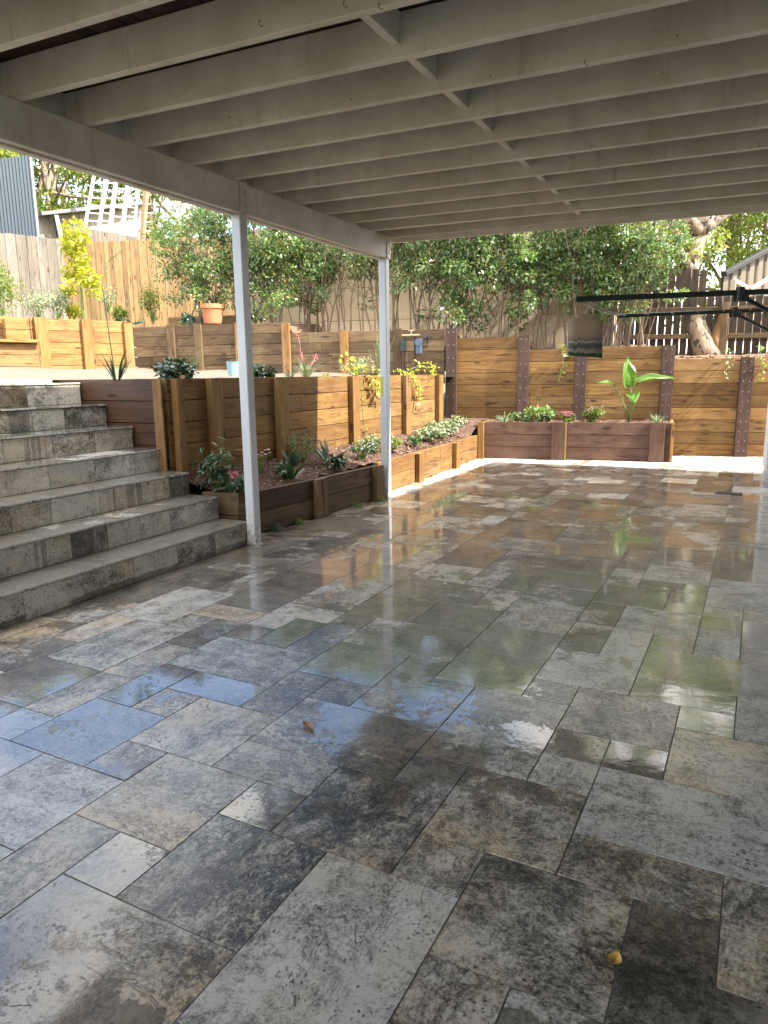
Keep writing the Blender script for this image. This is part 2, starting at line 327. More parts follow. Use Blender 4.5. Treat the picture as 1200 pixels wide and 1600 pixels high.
M['leaf_tree'] = leafmat('background_leaf', (0.07, 0.11, 0.03), (0.28, 0.32, 0.09), .4, .45)
def bark(name, a, b, blot=None, scale=1.0):
    m, nt, p = mat(name); ob = N(nt, 'ShaderNodeTexCoord').outputs['Object']
    n = noise(nt, scalev(nt, ob, (9*scale, 9*scale, 3*scale)), 1.0, 6, .7)
    c = mix(nt, mapr(nt, n, .35, .65), a, b)
    if blot:
        bl = mapr(nt, noise(nt, scalev(nt, ob, (1, 1, .7)), 6.5*scale, 4, .6), .53, .57)
        c = mix(nt, bl, c, blot)
        sp = mapr(nt, voro(nt, ob, 11*scale), .1, .17, 1, 0)
        c = mix(nt, math_(nt, 'MULTIPLY', sp, .7), c, (0.05, 0.03, 0.02))
    L(nt, c, p.inputs['Base Color']); p.inputs['Roughness'].default_value = .85
    L(nt, bump(nt, n, .8, .012), p.inputs['Normal'])
    return m
M['bark'] = bark('brown_stem', (0.11, 0.075, 0.05), (0.24, 0.18, 0.12))
M['bark_spot'] = bark('mottled_bark', (0.17, 0.125, 0.085), (0.32, 0.25, 0.18), (0.065, 0.05, 0.045), 1.3)
M['cut'] = bark('cut_orange_timber', (0.11, 0.055, 0.025), (0.26, 0.135, 0.05))
M['green_stem'] = plain('green_stem', (0.12, 0.19, 0.05), .5, 0, .4, .2)

# ------------------------------------------------------------------ mesh tools
class MB:
    def __init__(s): s.v = []; s.f = []; s.uv = []; s.c = []; s.mi = []
    def face(s, pts, uvs=None, c=(.5, .5, .5), mi=0):
        b = len(s.v); s.v += [tuple(p) for p in pts]; s.f.append(tuple(range(b, b+len(pts))))
        s.uv += uvs if uvs else [(p[0], p[1]) for p in pts]; s.c += [c]*len(pts); s.mi.append(mi)
    def bar(s, A, B, wd, th, up=(0, 0, 1), ch=.005, c=None, mi=0, caps=True):
        """chamfered board from A to B; wd across, th along up"""
        A = Vector(A); B = Vector(B); d = (B-A); Ln = d.length
        if Ln < 1e-6: return
        d /= Ln; up = Vector(up); side = d.cross(up).normalized(); up = side.cross(d).normalized()
        if c is None: c = (R.random(), R.random(), R.random())
        a, b = wd/2, th/2; ch = min(ch, a*.45, b*.45)
        pr = [(-a, -b+ch), (-a+ch, -b), (a-ch, -b), (a, -b+ch), (a, b-ch), (a-ch, b), (-a+ch, b), (-a, b-ch)]
        q = [side*x+up*y for x, y in pr]; per = 0; u0 = R.random()*9; base = len(s.v)
        for k in range(8):
            k2 = (k+1) % 8; l = (q[k2]-q[k]).length
            s.face([A+q[k], A+q[k2], B+q[k2], B+q[k]][::-1], [(u0, per), (u0, per+l), (u0+Ln, per+l), (u0+Ln, per)][::-1], c, mi); per += l
        if caps:
            uvs = [(x*.25, y) for x, y in pr]
            s.face([A+z for z in q], uvs, c, mi); s.face([B+z for z in q][::-1], uvs[::-1], c, mi)
    def box(s, lo, hi, axis=0, ch=.005, c=None, mi=0):
        lo = Vector(lo); hi = Vector(hi); m = (lo+hi)/2; e = hi-lo
        A = m.copy(); B = m.copy(); A[axis] = lo[axis]; B[axis] = hi[axis]
        if axis == 2: s.bar(A, B, e.x, e.y, (0, 1, 0), ch, c, mi)
        elif axis == 0: s.bar(A, B, e.y, e.z, (0, 0, 1), ch, c, mi)
        else: s.bar(A, B, e.x, e.z, (0, 0, 1), ch, c, mi)
    def tube(s, pts, rad, n=8, c=None, mi=0, cap=True):
        pts = [Vector(p) for p in pts]
        if isinstance(rad, (int, float)): rad = [rad]*len(pts)
        if c is None: c = (R.random(), R.random(), R.random())
        ring = []; ref = Vector((.37, .81, .45))
        for i, p in enumerate(pts):
            d = (pts[min(i+1, len(pts)-1)]-pts[max(i-1, 0)]).normalized()
            a = d.cross(ref).normalized(); b = d.cross(a)
            ring.append([p+(a*math.cos(2*math.pi*k/n)+b*math.sin(2*math.pi*k/n))*rad[i] for k in range(n)])
        base = len(s.v)
        for r in ring: s.v += [tuple(q) for q in r]
        for i in range(len(ring)-1):
            for k in range(n):
                k2 = (k+1) % n
                s.f.append((base+i*n+k, base+i*n+k2, base+(i+1)*n+k2, base+(i+1)*n+k)); s.mi.append(mi)
                s.uv += [(i*.1, k/n*.2)]*4; s.c += [c]*4
        if cap:
            s.f.append(tuple(base+(len(ring)-1)*n+k for k in range(n))); s.mi.append(mi); s.uv += [(0, 0)]*n; s.c += [c]*n
            s.f.append(tuple(base+k for k in range(n))[::-1]); s.mi.append(mi); s.uv += [(0, 0)]*n; s.c += [c]*n
    def lathe(s, prof, o, n=24, c=(.5, .5, .5), mi=0):
        o = Vector(o); base = len(s.v)
        for r, z in prof:
            s.v += [(o.x+r*math.cos(2*math.pi*k/n), o.y+r*math.sin(2*math.pi*k/n), o.z+z) for k in range(n)]
        for i in range(len(prof)-1):
            for k in range(n):
                k2 = (k+1) % n
                s.f.append((base+i*n+k, base+i*n+k2, base+(i+1)*n+k2, base+(i+1)*n+k)); s.mi.append(mi); s.uv += [(0, 0)]*4; s.c += [c]*4
    def leaf(s, p, d, nrm, ln, wd, c):
        """pointed folded leaf of four triangles sharing a midrib"""
        side = d.cross(nrm)
        if side.length < 1e-4: side = Vector((1, 0, 0))
        side.normalize(); m = p+d*(ln*.45)-nrm*(wd*.16); b = len(s.v)
        tip = p+d*ln-nrm*(ln*.12)
        s.v += [tuple(p), tuple(m+side*wd*.5+nrm*wd*.16), tuple(tip), tuple(m-side*wd*.5+nrm*wd*.16), tuple(m)]
        s.f += [(b, b+1, b+2, b+4), (b, b+4, b+2, b+3)]; s.mi += [0, 0]
        s.uv += [(0, .5), (.5, 1), (1, .5), (.5, .5), (0, .5), (.5, .5), (1, .5), (.5, 0)]; s.c += [c]*8
    def blade(s, p, az, ln, wd, lift=1.1, droop=1.6, n=7, c=None, fold=.25, keep=.7, twist=0):
        """strap leaf that rises and arches over"""
        if c is None: c = (R.random(), R.random()*.9, 0)
        h = Vector((math.cos(az), math.sin(az), 0)); side = Vector((-math.sin(az), math.cos(az), 0))
        a = lift; pt = Vector(p); prev = None
        for k in range(n+1):
            t = k/n
            w_ = wd*(min(1, .35+t*2.2) if t < .35 else 1)*(1-max(0, (t-keep)/(1-keep))**1.6)
            d = h*math.cos(a)+Vector((0, 0, 1))*math.sin(a); up = d.cross(side)*-1
            e = [pt-side*w_/2+up*w_*fold, pt, pt+side*w_/2+up*w_*fold]
            if prev:
                s.face([prev[0], prev[1], e[1], e[0]], [(0, 0), (0, .5), (1, .5), (1, 0)], c)
                s.face([prev[1], prev[2], e[2], e[1]], [(0, .5), (0, 1), (1, 1), (1, .5)], c)
            prev = e; pt = pt+d*(ln/n); a -= droop/n*(.4+1.2*t)
        return pt
    def build(s, name, mats, parent=None, smooth=False, kind=None, loc=None):
        me = bpy.data.meshes.new(name); me.from_pydata(s.v, [], s.f)
        if not isinstance(mats, (list, tuple)): mats = [mats]
        for m in mats: me.materials.append(m)
        ul = me.uv_layers.new(name='UVMap'); ul.data.foreach_set('uv', [x for q in s.uv for x in q])
        ca = me.color_attributes.new('tint', 'FLOAT_COLOR', 'CORNER')
        ca.data.foreach_set('color', [x for q in s.c for x in (q[0], q[1], q[2], 1.0)])
        if len(mats) > 1: me.polygons.foreach_set('material_index', s.mi)
        if smooth: me.polygons.foreach_set('use_smooth', [True]*len(me.polygons))
        me.update()
        o = bpy.data.objects.new(name, me); COL.objects.link(o)
        if parent is not None:
            o.parent = parent; o.matrix_parent_inverse = Matrix.Translation(-parent.location) if parent.type == 'EMPTY' else Matrix()
        if kind: o['kind'] = kind
        return o
def tag(o, label, cat, group=None, kind=None):
    o['label'] = label; o['category'] = cat
    if group: o['group'] = group
    if kind: o['kind'] = kind
    return o
def thing(name, label, cat, loc=(0, 0, 0), group=None):
    o = bpy.data.objects.new(name, None); COL.objects.link(o); o.location = loc; o.empty_display_size = .2
    return tag(o, label, cat, group)
V = Vector

# ================================================================== SETTING
def poly_sheet(name, pts, m, kind='structure', sub=0, jit=0.0, seed=1):
    me = bpy.data.meshes.new(name); me.from_pydata([tuple(p) for p in pts], [], [tuple(range(len(pts)))])
    me.materials.append(m); o = bpy.data.objects.new(name, me); COL.objects.link(o); o['kind'] = kind; return o
def grid_sheet(name, fn, nu, nv, m, jit=0.0, seed=3):
    """fn(u,v)->point; bumpy ground sheet"""
    r = random.Random(seed); vs = []; fs = []
    for i in range(nu+1):
        for j in range(nv+1):
            p = V(fn(i/nu, j/nv)); p.z += r.uniform(-jit, jit); vs.append(tuple(p))
    for i in range(nu):
        for j in range(nv):
            a = i*(nv+1)+j; fs.append((a, a+1, a+nv+2, a+nv+1))
    me = bpy.data.meshes.new(name); me.from_pydata(vs, [], fs); me.materials.append(m)
    me.polygons.foreach_set('use_smooth', [True]*len(me.polygons))
    me.update(); 
    o = bpy.data.objects.new(name, me); COL.objects.link(o); o['kind'] = 'structure'; return o

# back wall line (plan): a point at x, running 12.7 degrees off the x axis
def bw(x, off=0.0, z=0.0):
    d = V((1.29, .29, 0)).normalized(); n = V((-d.y, d.x, 0))
    p = V((-.96, 12.36, 0)); return p+d*((x+.96)/d.x)+n*off+V((0, 0, z))
BWD = V((1.29, .29, 0)).normalized(); BWN = V((-BWD.y, BWD.x, 0))
MX = -4.39                                                              # face of the mid retaining wall

# ---- patio: French pattern travertine, one sheet
U = .20357; TA = -.01362; TO = V((-.979, 1.541, 0))
def tl(i, j, z=0.0):
    x, y = i*U, j*U
    return V((TO.x+x*math.cos(TA)-y*math.sin(TA), TO.y+x*math.sin(TA)+y*math.cos(TA), z))
known = [(-2,-2,2,2),(-3,-2,1,1),(-4,-3,1,2),(-4,-1,2,2),(-2,0,1,1),(-1,0,2,2),(-3,1,2,1),(1,0,1,1),(1,1,2,2),(0,2,1,1),(-3,2,3,2),
 (0,3,2,3),(3,1,2,1),(3,2,3,2),(3,4,1,1),(2,3,1,1),(2,4,1,1),(2,5,2,2),(1,6,1,1),(4,6,1,1),(4,4,2,2),(3,7,2,1),(5,6,2,2),(3,8,3,2),
 (3,10,1,1),(1,7,2,2),(2,9,1,2),(-6,2,1,1),(-7,0,2,2),(-5,1,2,2),(-5,0,1,1),(-6,-2,2,2),(-6,3,2,1),(-4,3,1,2),(-3,4,1,1),(-2,4,2,2),
 (-4,5,2,2),(-2,6,1,1),(-1,6,2,2),(2,-1,2,2),(4,0,1,1),(5,0,2,2),(4,-2,2,2),(2,-2,1,1),(0,-3,2,3),(-3,-4,3,2)]
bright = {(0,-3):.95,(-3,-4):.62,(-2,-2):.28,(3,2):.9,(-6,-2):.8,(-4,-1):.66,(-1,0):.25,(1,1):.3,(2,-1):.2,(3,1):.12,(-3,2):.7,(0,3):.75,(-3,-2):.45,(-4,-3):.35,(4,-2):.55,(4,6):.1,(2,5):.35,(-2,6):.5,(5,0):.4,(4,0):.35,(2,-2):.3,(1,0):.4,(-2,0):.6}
occ = {}; tiles = []
def put(i, j, a, b):
    for p in range(a):
        for q in range(b): occ[(i+p, j+q)] = 1
    tiles.append((i, j, a, b))
for k in known: put(*k)
I0, I1, J0, J1 = -15, 17, -26, 56
rt = random.Random(11)
for j in range(J0, J1):
    for i in range(I0, I1):
        if (i, j) in occ: continue
        opts = [(2, 2), (2, 2), (3, 2), (2, 3), (2, 1), (1, 2), (1, 1), (2, 2)]; rt.shuffle(opts); opts.append((1, 1))
        for a, b in opts:
            if all((i+p, j+q) not in occ and i+p < I1 for p in range(a) for q in range(b)):
                put(i, j, a, b); break
mb = MB()
def slab(mb, cs, c, uo, ua, g=.0011, z0=0.0, depth=.004, tilt=.0009):
    """one stone slab: corners cs (ccw), eased edge, joint gap g"""
    ctr = sum(cs, V((0, 0, 0)))/4; top = []; bot = []
    for p in cs:
        d = (ctr-p); dx = V((math.copysign(1, d.x), math.copysign(1, d.y), 0))
        q = p+dx*(g+R.uniform(0, .0006)); bot.append(V((q.x, q.y, z0-depth)))
        top.append(V((q.x+dx.x*.0012, q.y+dx.y*.0012, z0+R.uniform(-tilt, tilt))))
    def uvp(p):
        x, y = p.x-ctr.x, p.y-ctr.y; return (uo[0]+x*math.cos(ua)-y*math.sin(ua), uo[1]+x*math.sin(ua)+y*math.cos(ua))
    mb.face(top, [uvp(p) for p in top], c)
    for k in range(4):
        k2 = (k+1) % 4; mb.face([bot[k], bot[k2], top[k2], top[k]], [uvp(bot[k]), uvp(bot[k2]), uvp(top[k2]), uvp(top[k])], c)
for (i, j, a, b) in tiles:
    cs = [tl(i, j), tl(i+a, j), tl(i+a, j+b), tl(i, j+b)]
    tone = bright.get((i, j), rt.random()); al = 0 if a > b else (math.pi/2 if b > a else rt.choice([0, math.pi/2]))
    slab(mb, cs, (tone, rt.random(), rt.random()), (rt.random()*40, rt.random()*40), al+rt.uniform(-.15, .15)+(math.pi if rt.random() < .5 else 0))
b0 = [tl(I0, J0, -.0022), tl(I1, J0, -.0022), tl(I1, J1, -.0022), tl(I0, J1, -.0022)]
mb.face(b0, None, (0, 0, 0), 1)
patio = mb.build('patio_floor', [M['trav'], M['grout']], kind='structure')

# ---- surrounding ground, one sheet far out to the horizon, stepped up behind the walls
poly_sheet('ground', [(-250, -250, -.03), (250, -250, -.03), (250, 300, -.03), (-250, 300, -.03)], M['lawn'])
def bedz(p): return p
# planter bed soil between the low edging and the mid wall
def bedfn(u, v):
    y = 4.70+v*6.5; xe = -3.80 if y < 7.1 else -3.82-.03*(y-7.1)
    return (xe+(MX-.0-xe)*u, y+.0*u, .345+.13*u**1.2+.05*v*u)
grid_sheet('garden_bed_soil', bedfn, 14, 90, M['mulch'], .012, 5)
grid_sheet('planter_box_soil', lambda u, v: tuple(V((-3.75, 10.95, .56))+V((2.80, .54, 0))*u+(bw(-4.6+3.55*u)-V((-3.75+2.80*u, 10.95+.54*u, 0)))*v+V((0, 0, .0))), 40, 14, M['mulch'], .012, 6)
grid_sheet('bed_corner_soil', lambda u, v: (-4.62+.80*u, 10.45+v*(1.15+.18*u), (.345+.15*(1-u))+(.592-.345-.15*(1-u))*min(1, v/.42)), 14, 20, M['mulch'], .008, 7)
# terrace: sandy gravel rising to the upper wall
def terr(u, v):
    x = -4.47-u*7.2; y = -4+v*16.2
    return (x, y, 1.30+.25*min(1, u*1.02)+.02*math.sin(3*x+2*y))
def terr_all(u, v):
    x0 = -4.47 if v > .0001 else -5.37
    x = x0-u*(11.67+x0); y = 4.60+v*7.6
    return (x, y, 1.30+.25*min(1, (-4.47-x)/7.0)+.02*math.sin(3*x+2*y))
def terr_side(u, v):
    x = -5.655-u*8; y = -6+v*10.62
    return (x, y, 1.303+.25*min(1, (-4.47-x)/7.0)+.02*math.sin(3*x+2*y)*min(1, u*6))
grid_sheet('terrace_gravel', lambda u, v: (-4.47-u*7.2, 4.60+v*7.6, 1.30+.25*min(1, u*1.02)+.02*math.sin(3*(-4.47-u*7.2)+2*(4.60+v*7.6))*min(1, u*5)), 60, 60, M['gravel'], .006, 8)
grid_sheet('terrace_gravel', terr_side, 50, 60, M['gravel'], .004, 12)
# upper garden bed ground behind the second wall and beyond to the neighbours
def upper(u, v):
    a = bw(-11.5+13.5*u); d = BWN*(v**1.5*40+.10)
    x = a.x; zb = 2.21 if x < -7.35 else 2.04
    for xs_, z2 in ((-4.66, 1.87), (-3.40, 1.66), (-2.5, 1.67), (-1.25, 1.47)):
        if x > xs_: zb = z2
    return (a.x+d.x, a.y+d.y, zb+.14*min(1, v*6)+.4*v)
grid_sheet('upper_garden_ground', upper, 110, 46, M['dirt'], .02, 9)
def upl(u, v):
    A = V((-10.60, 10.22, 0)); B = V((-11.95, 6.1, 0)); a = A.lerp(B, u)+V((-.06-v**1.5*36, v**1.5*12, 0)); return (a.x, a.y, 2.33+.1*min(1, v*6)+.4*v)
grid_sheet('side_garden_ground', upl, 50, 40, M['dirt'], .02, 10)

# ================================================================== STAIRS
X0, TR, RI, YE = -3.555, .3012, .1873, 4.538
st = thing('stone_stairs', 'seven grey travertine steps rising from patio to gravel terrace', 'stairs', (X0, YE, 0))
rs = random.Random(21)
for k in range(7):
    x = X0-TR*k; z = RI*(k+1); mb = MB()
    y = -2.0+rs.uniform(0, .5); ys = [-2.2]
    while ys[-1] < YE-.75: ys.append(ys[-1]+rs.choice([.61, .61, .406, .8]))
    ys = [q for q in ys if q < YE-.15]+[YE]
    for a, b in zip(ys, ys[1:]):       # tread: proud nosing slab
        c = (rs.uniform(1.0, 1.7), rs.uniform(.0, .2), rs.random())
        cs = [V((x-TR, a, 0)), V((x+.012, a, 0)), V((x+.012, b, 0)), V((x-TR, b, 0))]
        slab(mb, cs, c, (rs.random()*30, rs.random()*30), math.pi/2, g=.0012, z0=z, depth=.012)
    tr = mb.build('tread', M['trav'], st)
    mb = MB(); ys2 = [-2.2]
    while ys2[-1] < YE-.5: ys2.append(ys2[-1]+rs.choice([.41, .41, .61, .3]))
    ys2 = [q for q in ys2 if q < YE-.12]+[YE]
    for a, b in zip(ys2, ys2[1:]):
        c = (rs.choice([.2, .5, .8, 1.1]), rs.uniform(.05, .5), rs.random()); u0 = rs.random()*30
        P0 = [(x, a+.002, z-RI+.003), (x, b-.002, z-RI+.003), (x, b-.002, z-.019), (x, a+.002, z-.019)]
        mb.face(P0, [(u0+p[1], u0+p[2]) for p in P0], c)
        Q = [(x-.02, b-.0012, z-RI+.002), (x-.02, b-.0012, z-.0145)]
    P0 = [(x, YE-.001, z-RI+.002), (x-TR*(7-k), YE-.001, z-RI+.002), (x-TR*(7-k), YE-.001, z-.0145), (x, YE-.001, z-.0145)]
    mb.face(P0, [(p[0], p[2]) for p in P0], (.3, .5, .3))
    mb.build('riser', M['trav'], st)
    mb = MB(); mb.box((x-TR-.02, -2.2, max(0.001, z-RI)), (x-.004, YE-.004, z-.012), 1, .001)
    mb.build('step_core', M['grout'], st)

# ================================================================== RETAINING WALLS
def sleeper_wall(parent, A, B, z0, n, m, ch=.19, th=.075, nrm=None, lens=2.4, mname='sleepers', seed=0, z1=None, tone=None):
    """stacked sleepers from A to B (plan); face on the A-B line, thickness away from nrm"""
    r = random.Random(seed+5); A = V((A[0], A[1], 0)); B = V((B[0], B[1], 0)); Ln = (B-A).length; d = (B-A)/Ln; mb = MB()
    for k in range(n):
        zc = z0+ch*(k+.5); off = 0 if lens > Ln else r.uniform(.3, lens); cuts = [0]
        q = off
        while q < Ln-.25 and lens < Ln:
            cuts.append(q); q += lens
        cuts.append(Ln)
        for a, b in zip(cuts, cuts[1:]):
            o_ = -nrm*(th/2+r.uniform(0, .002)); t = (r.uniform(.1, 1) if tone is None else tone+r.uniform(-.15, .15), r.random(), r.random())
            mb.bar(A+d*(a+.002)+o_+V((0, 0, zc)), A+d*(b-.002)+o_+V((0, 0, zc)), th, ch-r.uniform(.005, .009), (0, 0, 1), .002, t)
    bk = MB(); zc = z0+ch*n/2-.006; bk.bar(A+d*.01-nrm*(th+.012)+V((0, 0, zc)), B-d*.01-nrm*(th+.012)+V((0, 0, zc)), .012, ch*n-.02, (0, 0, 1), .001, (0, 0, 0)); bk.build('gap_shade_sheet', M['darkgap'], parent)  # black sheet added behind the sleepers so the gaps read as shade
    return mb.build(mname, m, parent)
def wall_post(parent, p, wd, th, z0, z1, m, nrm, along, lean=0.0, name='post', screws=0, tone=None):
    p = V((p[0], p[1], 0)); mb = MB(); c = (R.uniform(.2, .9) if tone is None else tone, R.random(), R.random())
    o_ = nrm*(th/2+.003)
    mb.bar(p+o_+V((0, 0, z0)), p+o_-nrm*lean+V((0, 0, z1)), wd, th, nrm, .006, c)
    ob = mb.build(name, m, parent)
    if screws:
        sm = MB()
        for k in range(screws):
            z = z0+.1+(z1-z0-.16)*k/(screws-1)
            for sg in (-1, 1):
                q = p+along*(sg*wd*.24+R.uniform(-.006, .006))+nrm*(th+.004-lean*(z-z0)/(z1-z0))+V((0, 0, z+R.uniform(-.01, .01)))
                sm.bar(q, q+nrm*.006, .011, .011, (0, 0, 1), .003)
        sc = sm.build('screw_heads', M['steel'], ob)
    return ob
PX_ = V((1, 0, 0)); NY = V((0, -1, 0)); BN = -BWN
# mid wall with its return beside the stairs
w1 = thing('sleeper_retaining_wall', 'long honey sleeper wall behind planter bed, half shaded and half sunlit', 'retaining wall', (MX, 4.6, 0))
sleeper_wall(w1, (MX, 4.60), (MX, 10.62), .01, 7, M['sleeper'], nrm=PX_, lens=2.9, seed=1, tone=.5)
sleeper_wall(w1, (-5.75, 4.56), (MX-.10, 4.56), .01, 7, M['red_plain'], nrm=NY, lens=9, seed=2, tone=.8)
wall_post(w1, (MX-.05, 4.555), .10, .02, .02, 1.335, M['sleeper'], NY, PX_, name='end_trim', tone=.6)
for y in (4.68, 5.17, 6.22, 7.78, 9.32, 10.55):
    wall_post(w1, (MX, y), .17 if y > 4.7 else .08, .075, .05, 1.335, M['sleeper'], PX_, V((0, 1, 0)), tone=.5)
# back wall, tall right-hand section
w2 = thing('sleeper_retaining_wall', 'tall honey sleeper wall with dark red posts across the back of patio', 'retaining wall', bw(-1.5))
sleeper_wall(w2, bw(-4.56), bw(-3.30), .0, 10, M['sleeper'], ch=.1935, nrm=BN, lens=9, seed=3, mname='sleepers')
sleeper_wall(w2, bw(-3.295), bw(-2.47), .0, 9, M['sleeper'], ch=.1915, nrm=BN, lens=9, seed=4)
sleeper_wall(w2, bw(-2.465), bw(-1.17), .0, 9, M['sleeper'], ch=.194, nrm=BN, lens=9, seed=5)
sleeper_wall(w2, bw(-1.165), bw(1.6), .0, 8, M['sleeper'], ch=.1925, nrm=BN, lens=9, seed=6)
for x, zt in ((-4.54, 2.10), (-3.36, 1.95), (-2.46, 1.72), (-1.16, 1.75), (-.03, 1.545), (1.2, 1.55)):
    wall_post(w2, bw(x), .19, .075, 0, zt, M['post_red'], BN, BWD, lean=.0, screws=10, tone=R.uniform(.4, .9))
# upper tier wall beyond the terrace
w3 = thing('sleeper_retaining_wall', 'weathered brown sleeper wall across the rear of the gravel terrace', 'retaining wall', bw(-8, 0, 1.4))
sleeper_wall(w3, bw(-10.5), bw(-7.42), 1.36, 5, M['sleeper_grey'], ch=.186, nrm=BN, lens=1.55, seed=7)
sleeper_wall(w3, bw(-7.40), bw(-4.66), 1.18, 5, M['sleeper_grey'], ch=.185, nrm=BN, lens=1.45, seed=8)
for x, zt, tn in ((-9.70, 2.31, .5), (-9.15, 2.31, .4), (-8.35, 2.31, .6), (-7.46, 2.27, .9), (-6.40, 2.12, .8), (-5.45, 2.12, .1)):
    wall_post(w3, bw(x), .15, .06, 1.2, zt, M['sleeper'] if x > -8.4 and x < -6 else M['sleeper_grey'], BN, BWD, tone=tn)
# upper tier wall on the left, sunlit
A = V((-10.56, 10.20, 0)); B = V((-11.334, 7.996, 0)); d3 = (B-A).normalized(); n3 = V((-d3.y, d3.x, 0)); B2 = A+d3*6
w4 = thing('sleeper_retaining_wall', 'bright golden sunlit sleeper wall at the left end of the terrace', 'retaining wall', (-11, 9, 1.4))
sleeper_wall(w4, A, A+d3*1.78, 1.37, 5, M['sleeper'], ch=.204, nrm=n3, lens=9, seed=9, tone=.85)
sleeper_wall(w4, A+d3*1.79, B2, 1.37, 5, M['sleeper'], ch=.204, nrm=n3, lens=9, seed=10, tone=.85)
for t_, wd in ((.05, .16), (.82, .20), (1.62, .22)):
    q = A+d3*t_; wall_post(w4, q, wd, .07, 1.37, 2.395, M['sleeper'], n3, d3, tone=.85)
# little timber seat/step against it
stp = thing('timber_step', 'low timber step with golden tread against the left sleeper wall', 'step', (-11.1, 7.5, 1.5))
mb = MB(); q0 = A+d3*1.80+n3*.30; q1 = A+d3*4.6+n3*.30
for k in range(3): mb.bar(q0+V((0, 0, 1.46+.19*k)), q1+V((0, 0, 1.46+.19*k)), .07, .185, (0, 0, 1), .006, (.85, R.random(), R.random()))
mb.build('step_front', M['sleeper'], stp)
mb = MB(); mb.bar(q0+V((0, 0, 1.97))-n3*.06, q1+V((0, 0, 1.97))-n3*.06, .40, .05, (0, 0, 1), .006, (.9, .2, .3)); mb.build('step_tread', M['sleeper'], stp)
mb = MB(); qa = A+d3*1.90+n3*.12
for k in range(2): mb.bar(qa+V((0, 0, 2.085+.17*k)), qa+d3*.34+V((0, 0, 2.085+.17*k)), .16, .165, (0, 0, 1), .006, (.95, .8, .6))
mb.build('end_block', M['sleeper'], stp)
# orange edging sleeper on top, behind the wall
mb = MB(); a_ = bw(-10.3, 1.0, 2.43); b_ = bw(-8.6, .9, 2.42); mb.bar(a_, b_, .07, .2, (0, 0, 1), .006, (1, .2, .3))
tag(mb.build('timber_edging', M['paling_gold']), 'single orange sleeper edging in the bed below the golden fence', 'garden edging')
# low planter edging
def lowwall(label, pts, z1, posts, ms, seed):
    t = thing('low_sleeper_edging', label, 'garden edging', pts[0]+(0,))
    for k in range(len(pts)-1):
        a = V(pts[k]+(0,)); b = V(pts[k+1]+(0,)); d = (b-a).normalized(); n = V((d.y, -d.x, 0))
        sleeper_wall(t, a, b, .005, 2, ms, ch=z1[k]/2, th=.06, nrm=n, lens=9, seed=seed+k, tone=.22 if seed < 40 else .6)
        mb = MB(); mb.bar(a-n*.02+V((0, 0, z1[k]+.008)), b-n*.02+V((0, 0, z1[k]+.008)), .10, .016, (0, 0, 1), .003, (.9, .1, R.random())); 
    for (x, y, wd, zt) in posts:
        # find nearest segment
        best = min(range(len(pts)-1), key=lambda k: abs((V(pts[k]+(0,))-V((x, y, 0))).length+(V(pts[k+1]+(0,))-V((x, y, 0))).length-(V(pts[k+1]+(0,))-V(pts[k]+(0,))).length))
        a = V(pts[best]+(0,)); b = V(pts[best+1]+(0,)); d = (b-a).normalized(); n = V((d.y, -d.x, 0))
        wall_post(t, (x, y), wd, .06, .003, zt, ms, n, d, tone=.6)
    return t
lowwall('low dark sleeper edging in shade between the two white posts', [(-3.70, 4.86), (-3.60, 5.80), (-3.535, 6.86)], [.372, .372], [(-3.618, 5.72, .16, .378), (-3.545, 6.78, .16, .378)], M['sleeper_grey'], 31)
# short end return that turns the corner beside the stairs
t_ = thing('low_sleeper_edging', 'short sleeper end piece between second step and first white post', 'garden edging', (-3.9, 4.7, 0))
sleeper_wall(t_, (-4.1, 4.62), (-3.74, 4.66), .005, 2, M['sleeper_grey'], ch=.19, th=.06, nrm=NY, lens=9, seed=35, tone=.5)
sleeper_wall(t_, (-3.735, 4.66), (-3.705, 4.85), .005, 2, M['sleeper_grey'], ch=.19, th=.06, nrm=PX_, lens=9, seed=36, tone=.4)
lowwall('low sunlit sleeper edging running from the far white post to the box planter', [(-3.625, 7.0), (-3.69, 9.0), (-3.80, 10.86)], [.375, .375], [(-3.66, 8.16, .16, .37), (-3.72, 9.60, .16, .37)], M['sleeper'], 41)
# box planter
FA, FB = V((-3.79, 10.88, 0)), V((-.93, 11.44, 0)); fd = (FB-FA).normalized(); fn = V((fd.y, -fd.x, 0))
bx = thing('sleeper_planter_box', 'dark red rough sawn planter box in front of the tall back wall', 'planter', FA)
sleeper_wall(bx, FA, FB, .005, 3, M['sleeper_red'], ch=.194, th=.05, nrm=fn, lens=9, seed=51, tone=.8)
eb = bw(-1.02); sleeper_wall(bx, FB-fn*.055, (eb.x, eb.y-.01), .005, 3, M['sleeper'], ch=.194, th=.05, nrm=V((1, .08, 0)).normalized(), lens=9, seed=52, tone=.9)
ea = bw(-4.1); sleeper_wall(bx, FA-fn*.055, (FA.x-.05, FA.y+.75), .005, 3, M['sleeper'], ch=.194, th=.05, nrm=V((-1, 0, 0)), lens=9, seed=53, tone=.6)
for t_, wd, ms in ((.03, .10, 'sleeper'), (1.23, .19, 'sleeper_red'), (1.345, .03, 'paling_gold'), (2.68, .21, 'sleeper_red'), (2.89, .04, 'sleeper')):
    q = FA+fd*t_; wall_post(bx, q, wd, .075, .003, .59, M[ms], fn, fd, tone=.8)

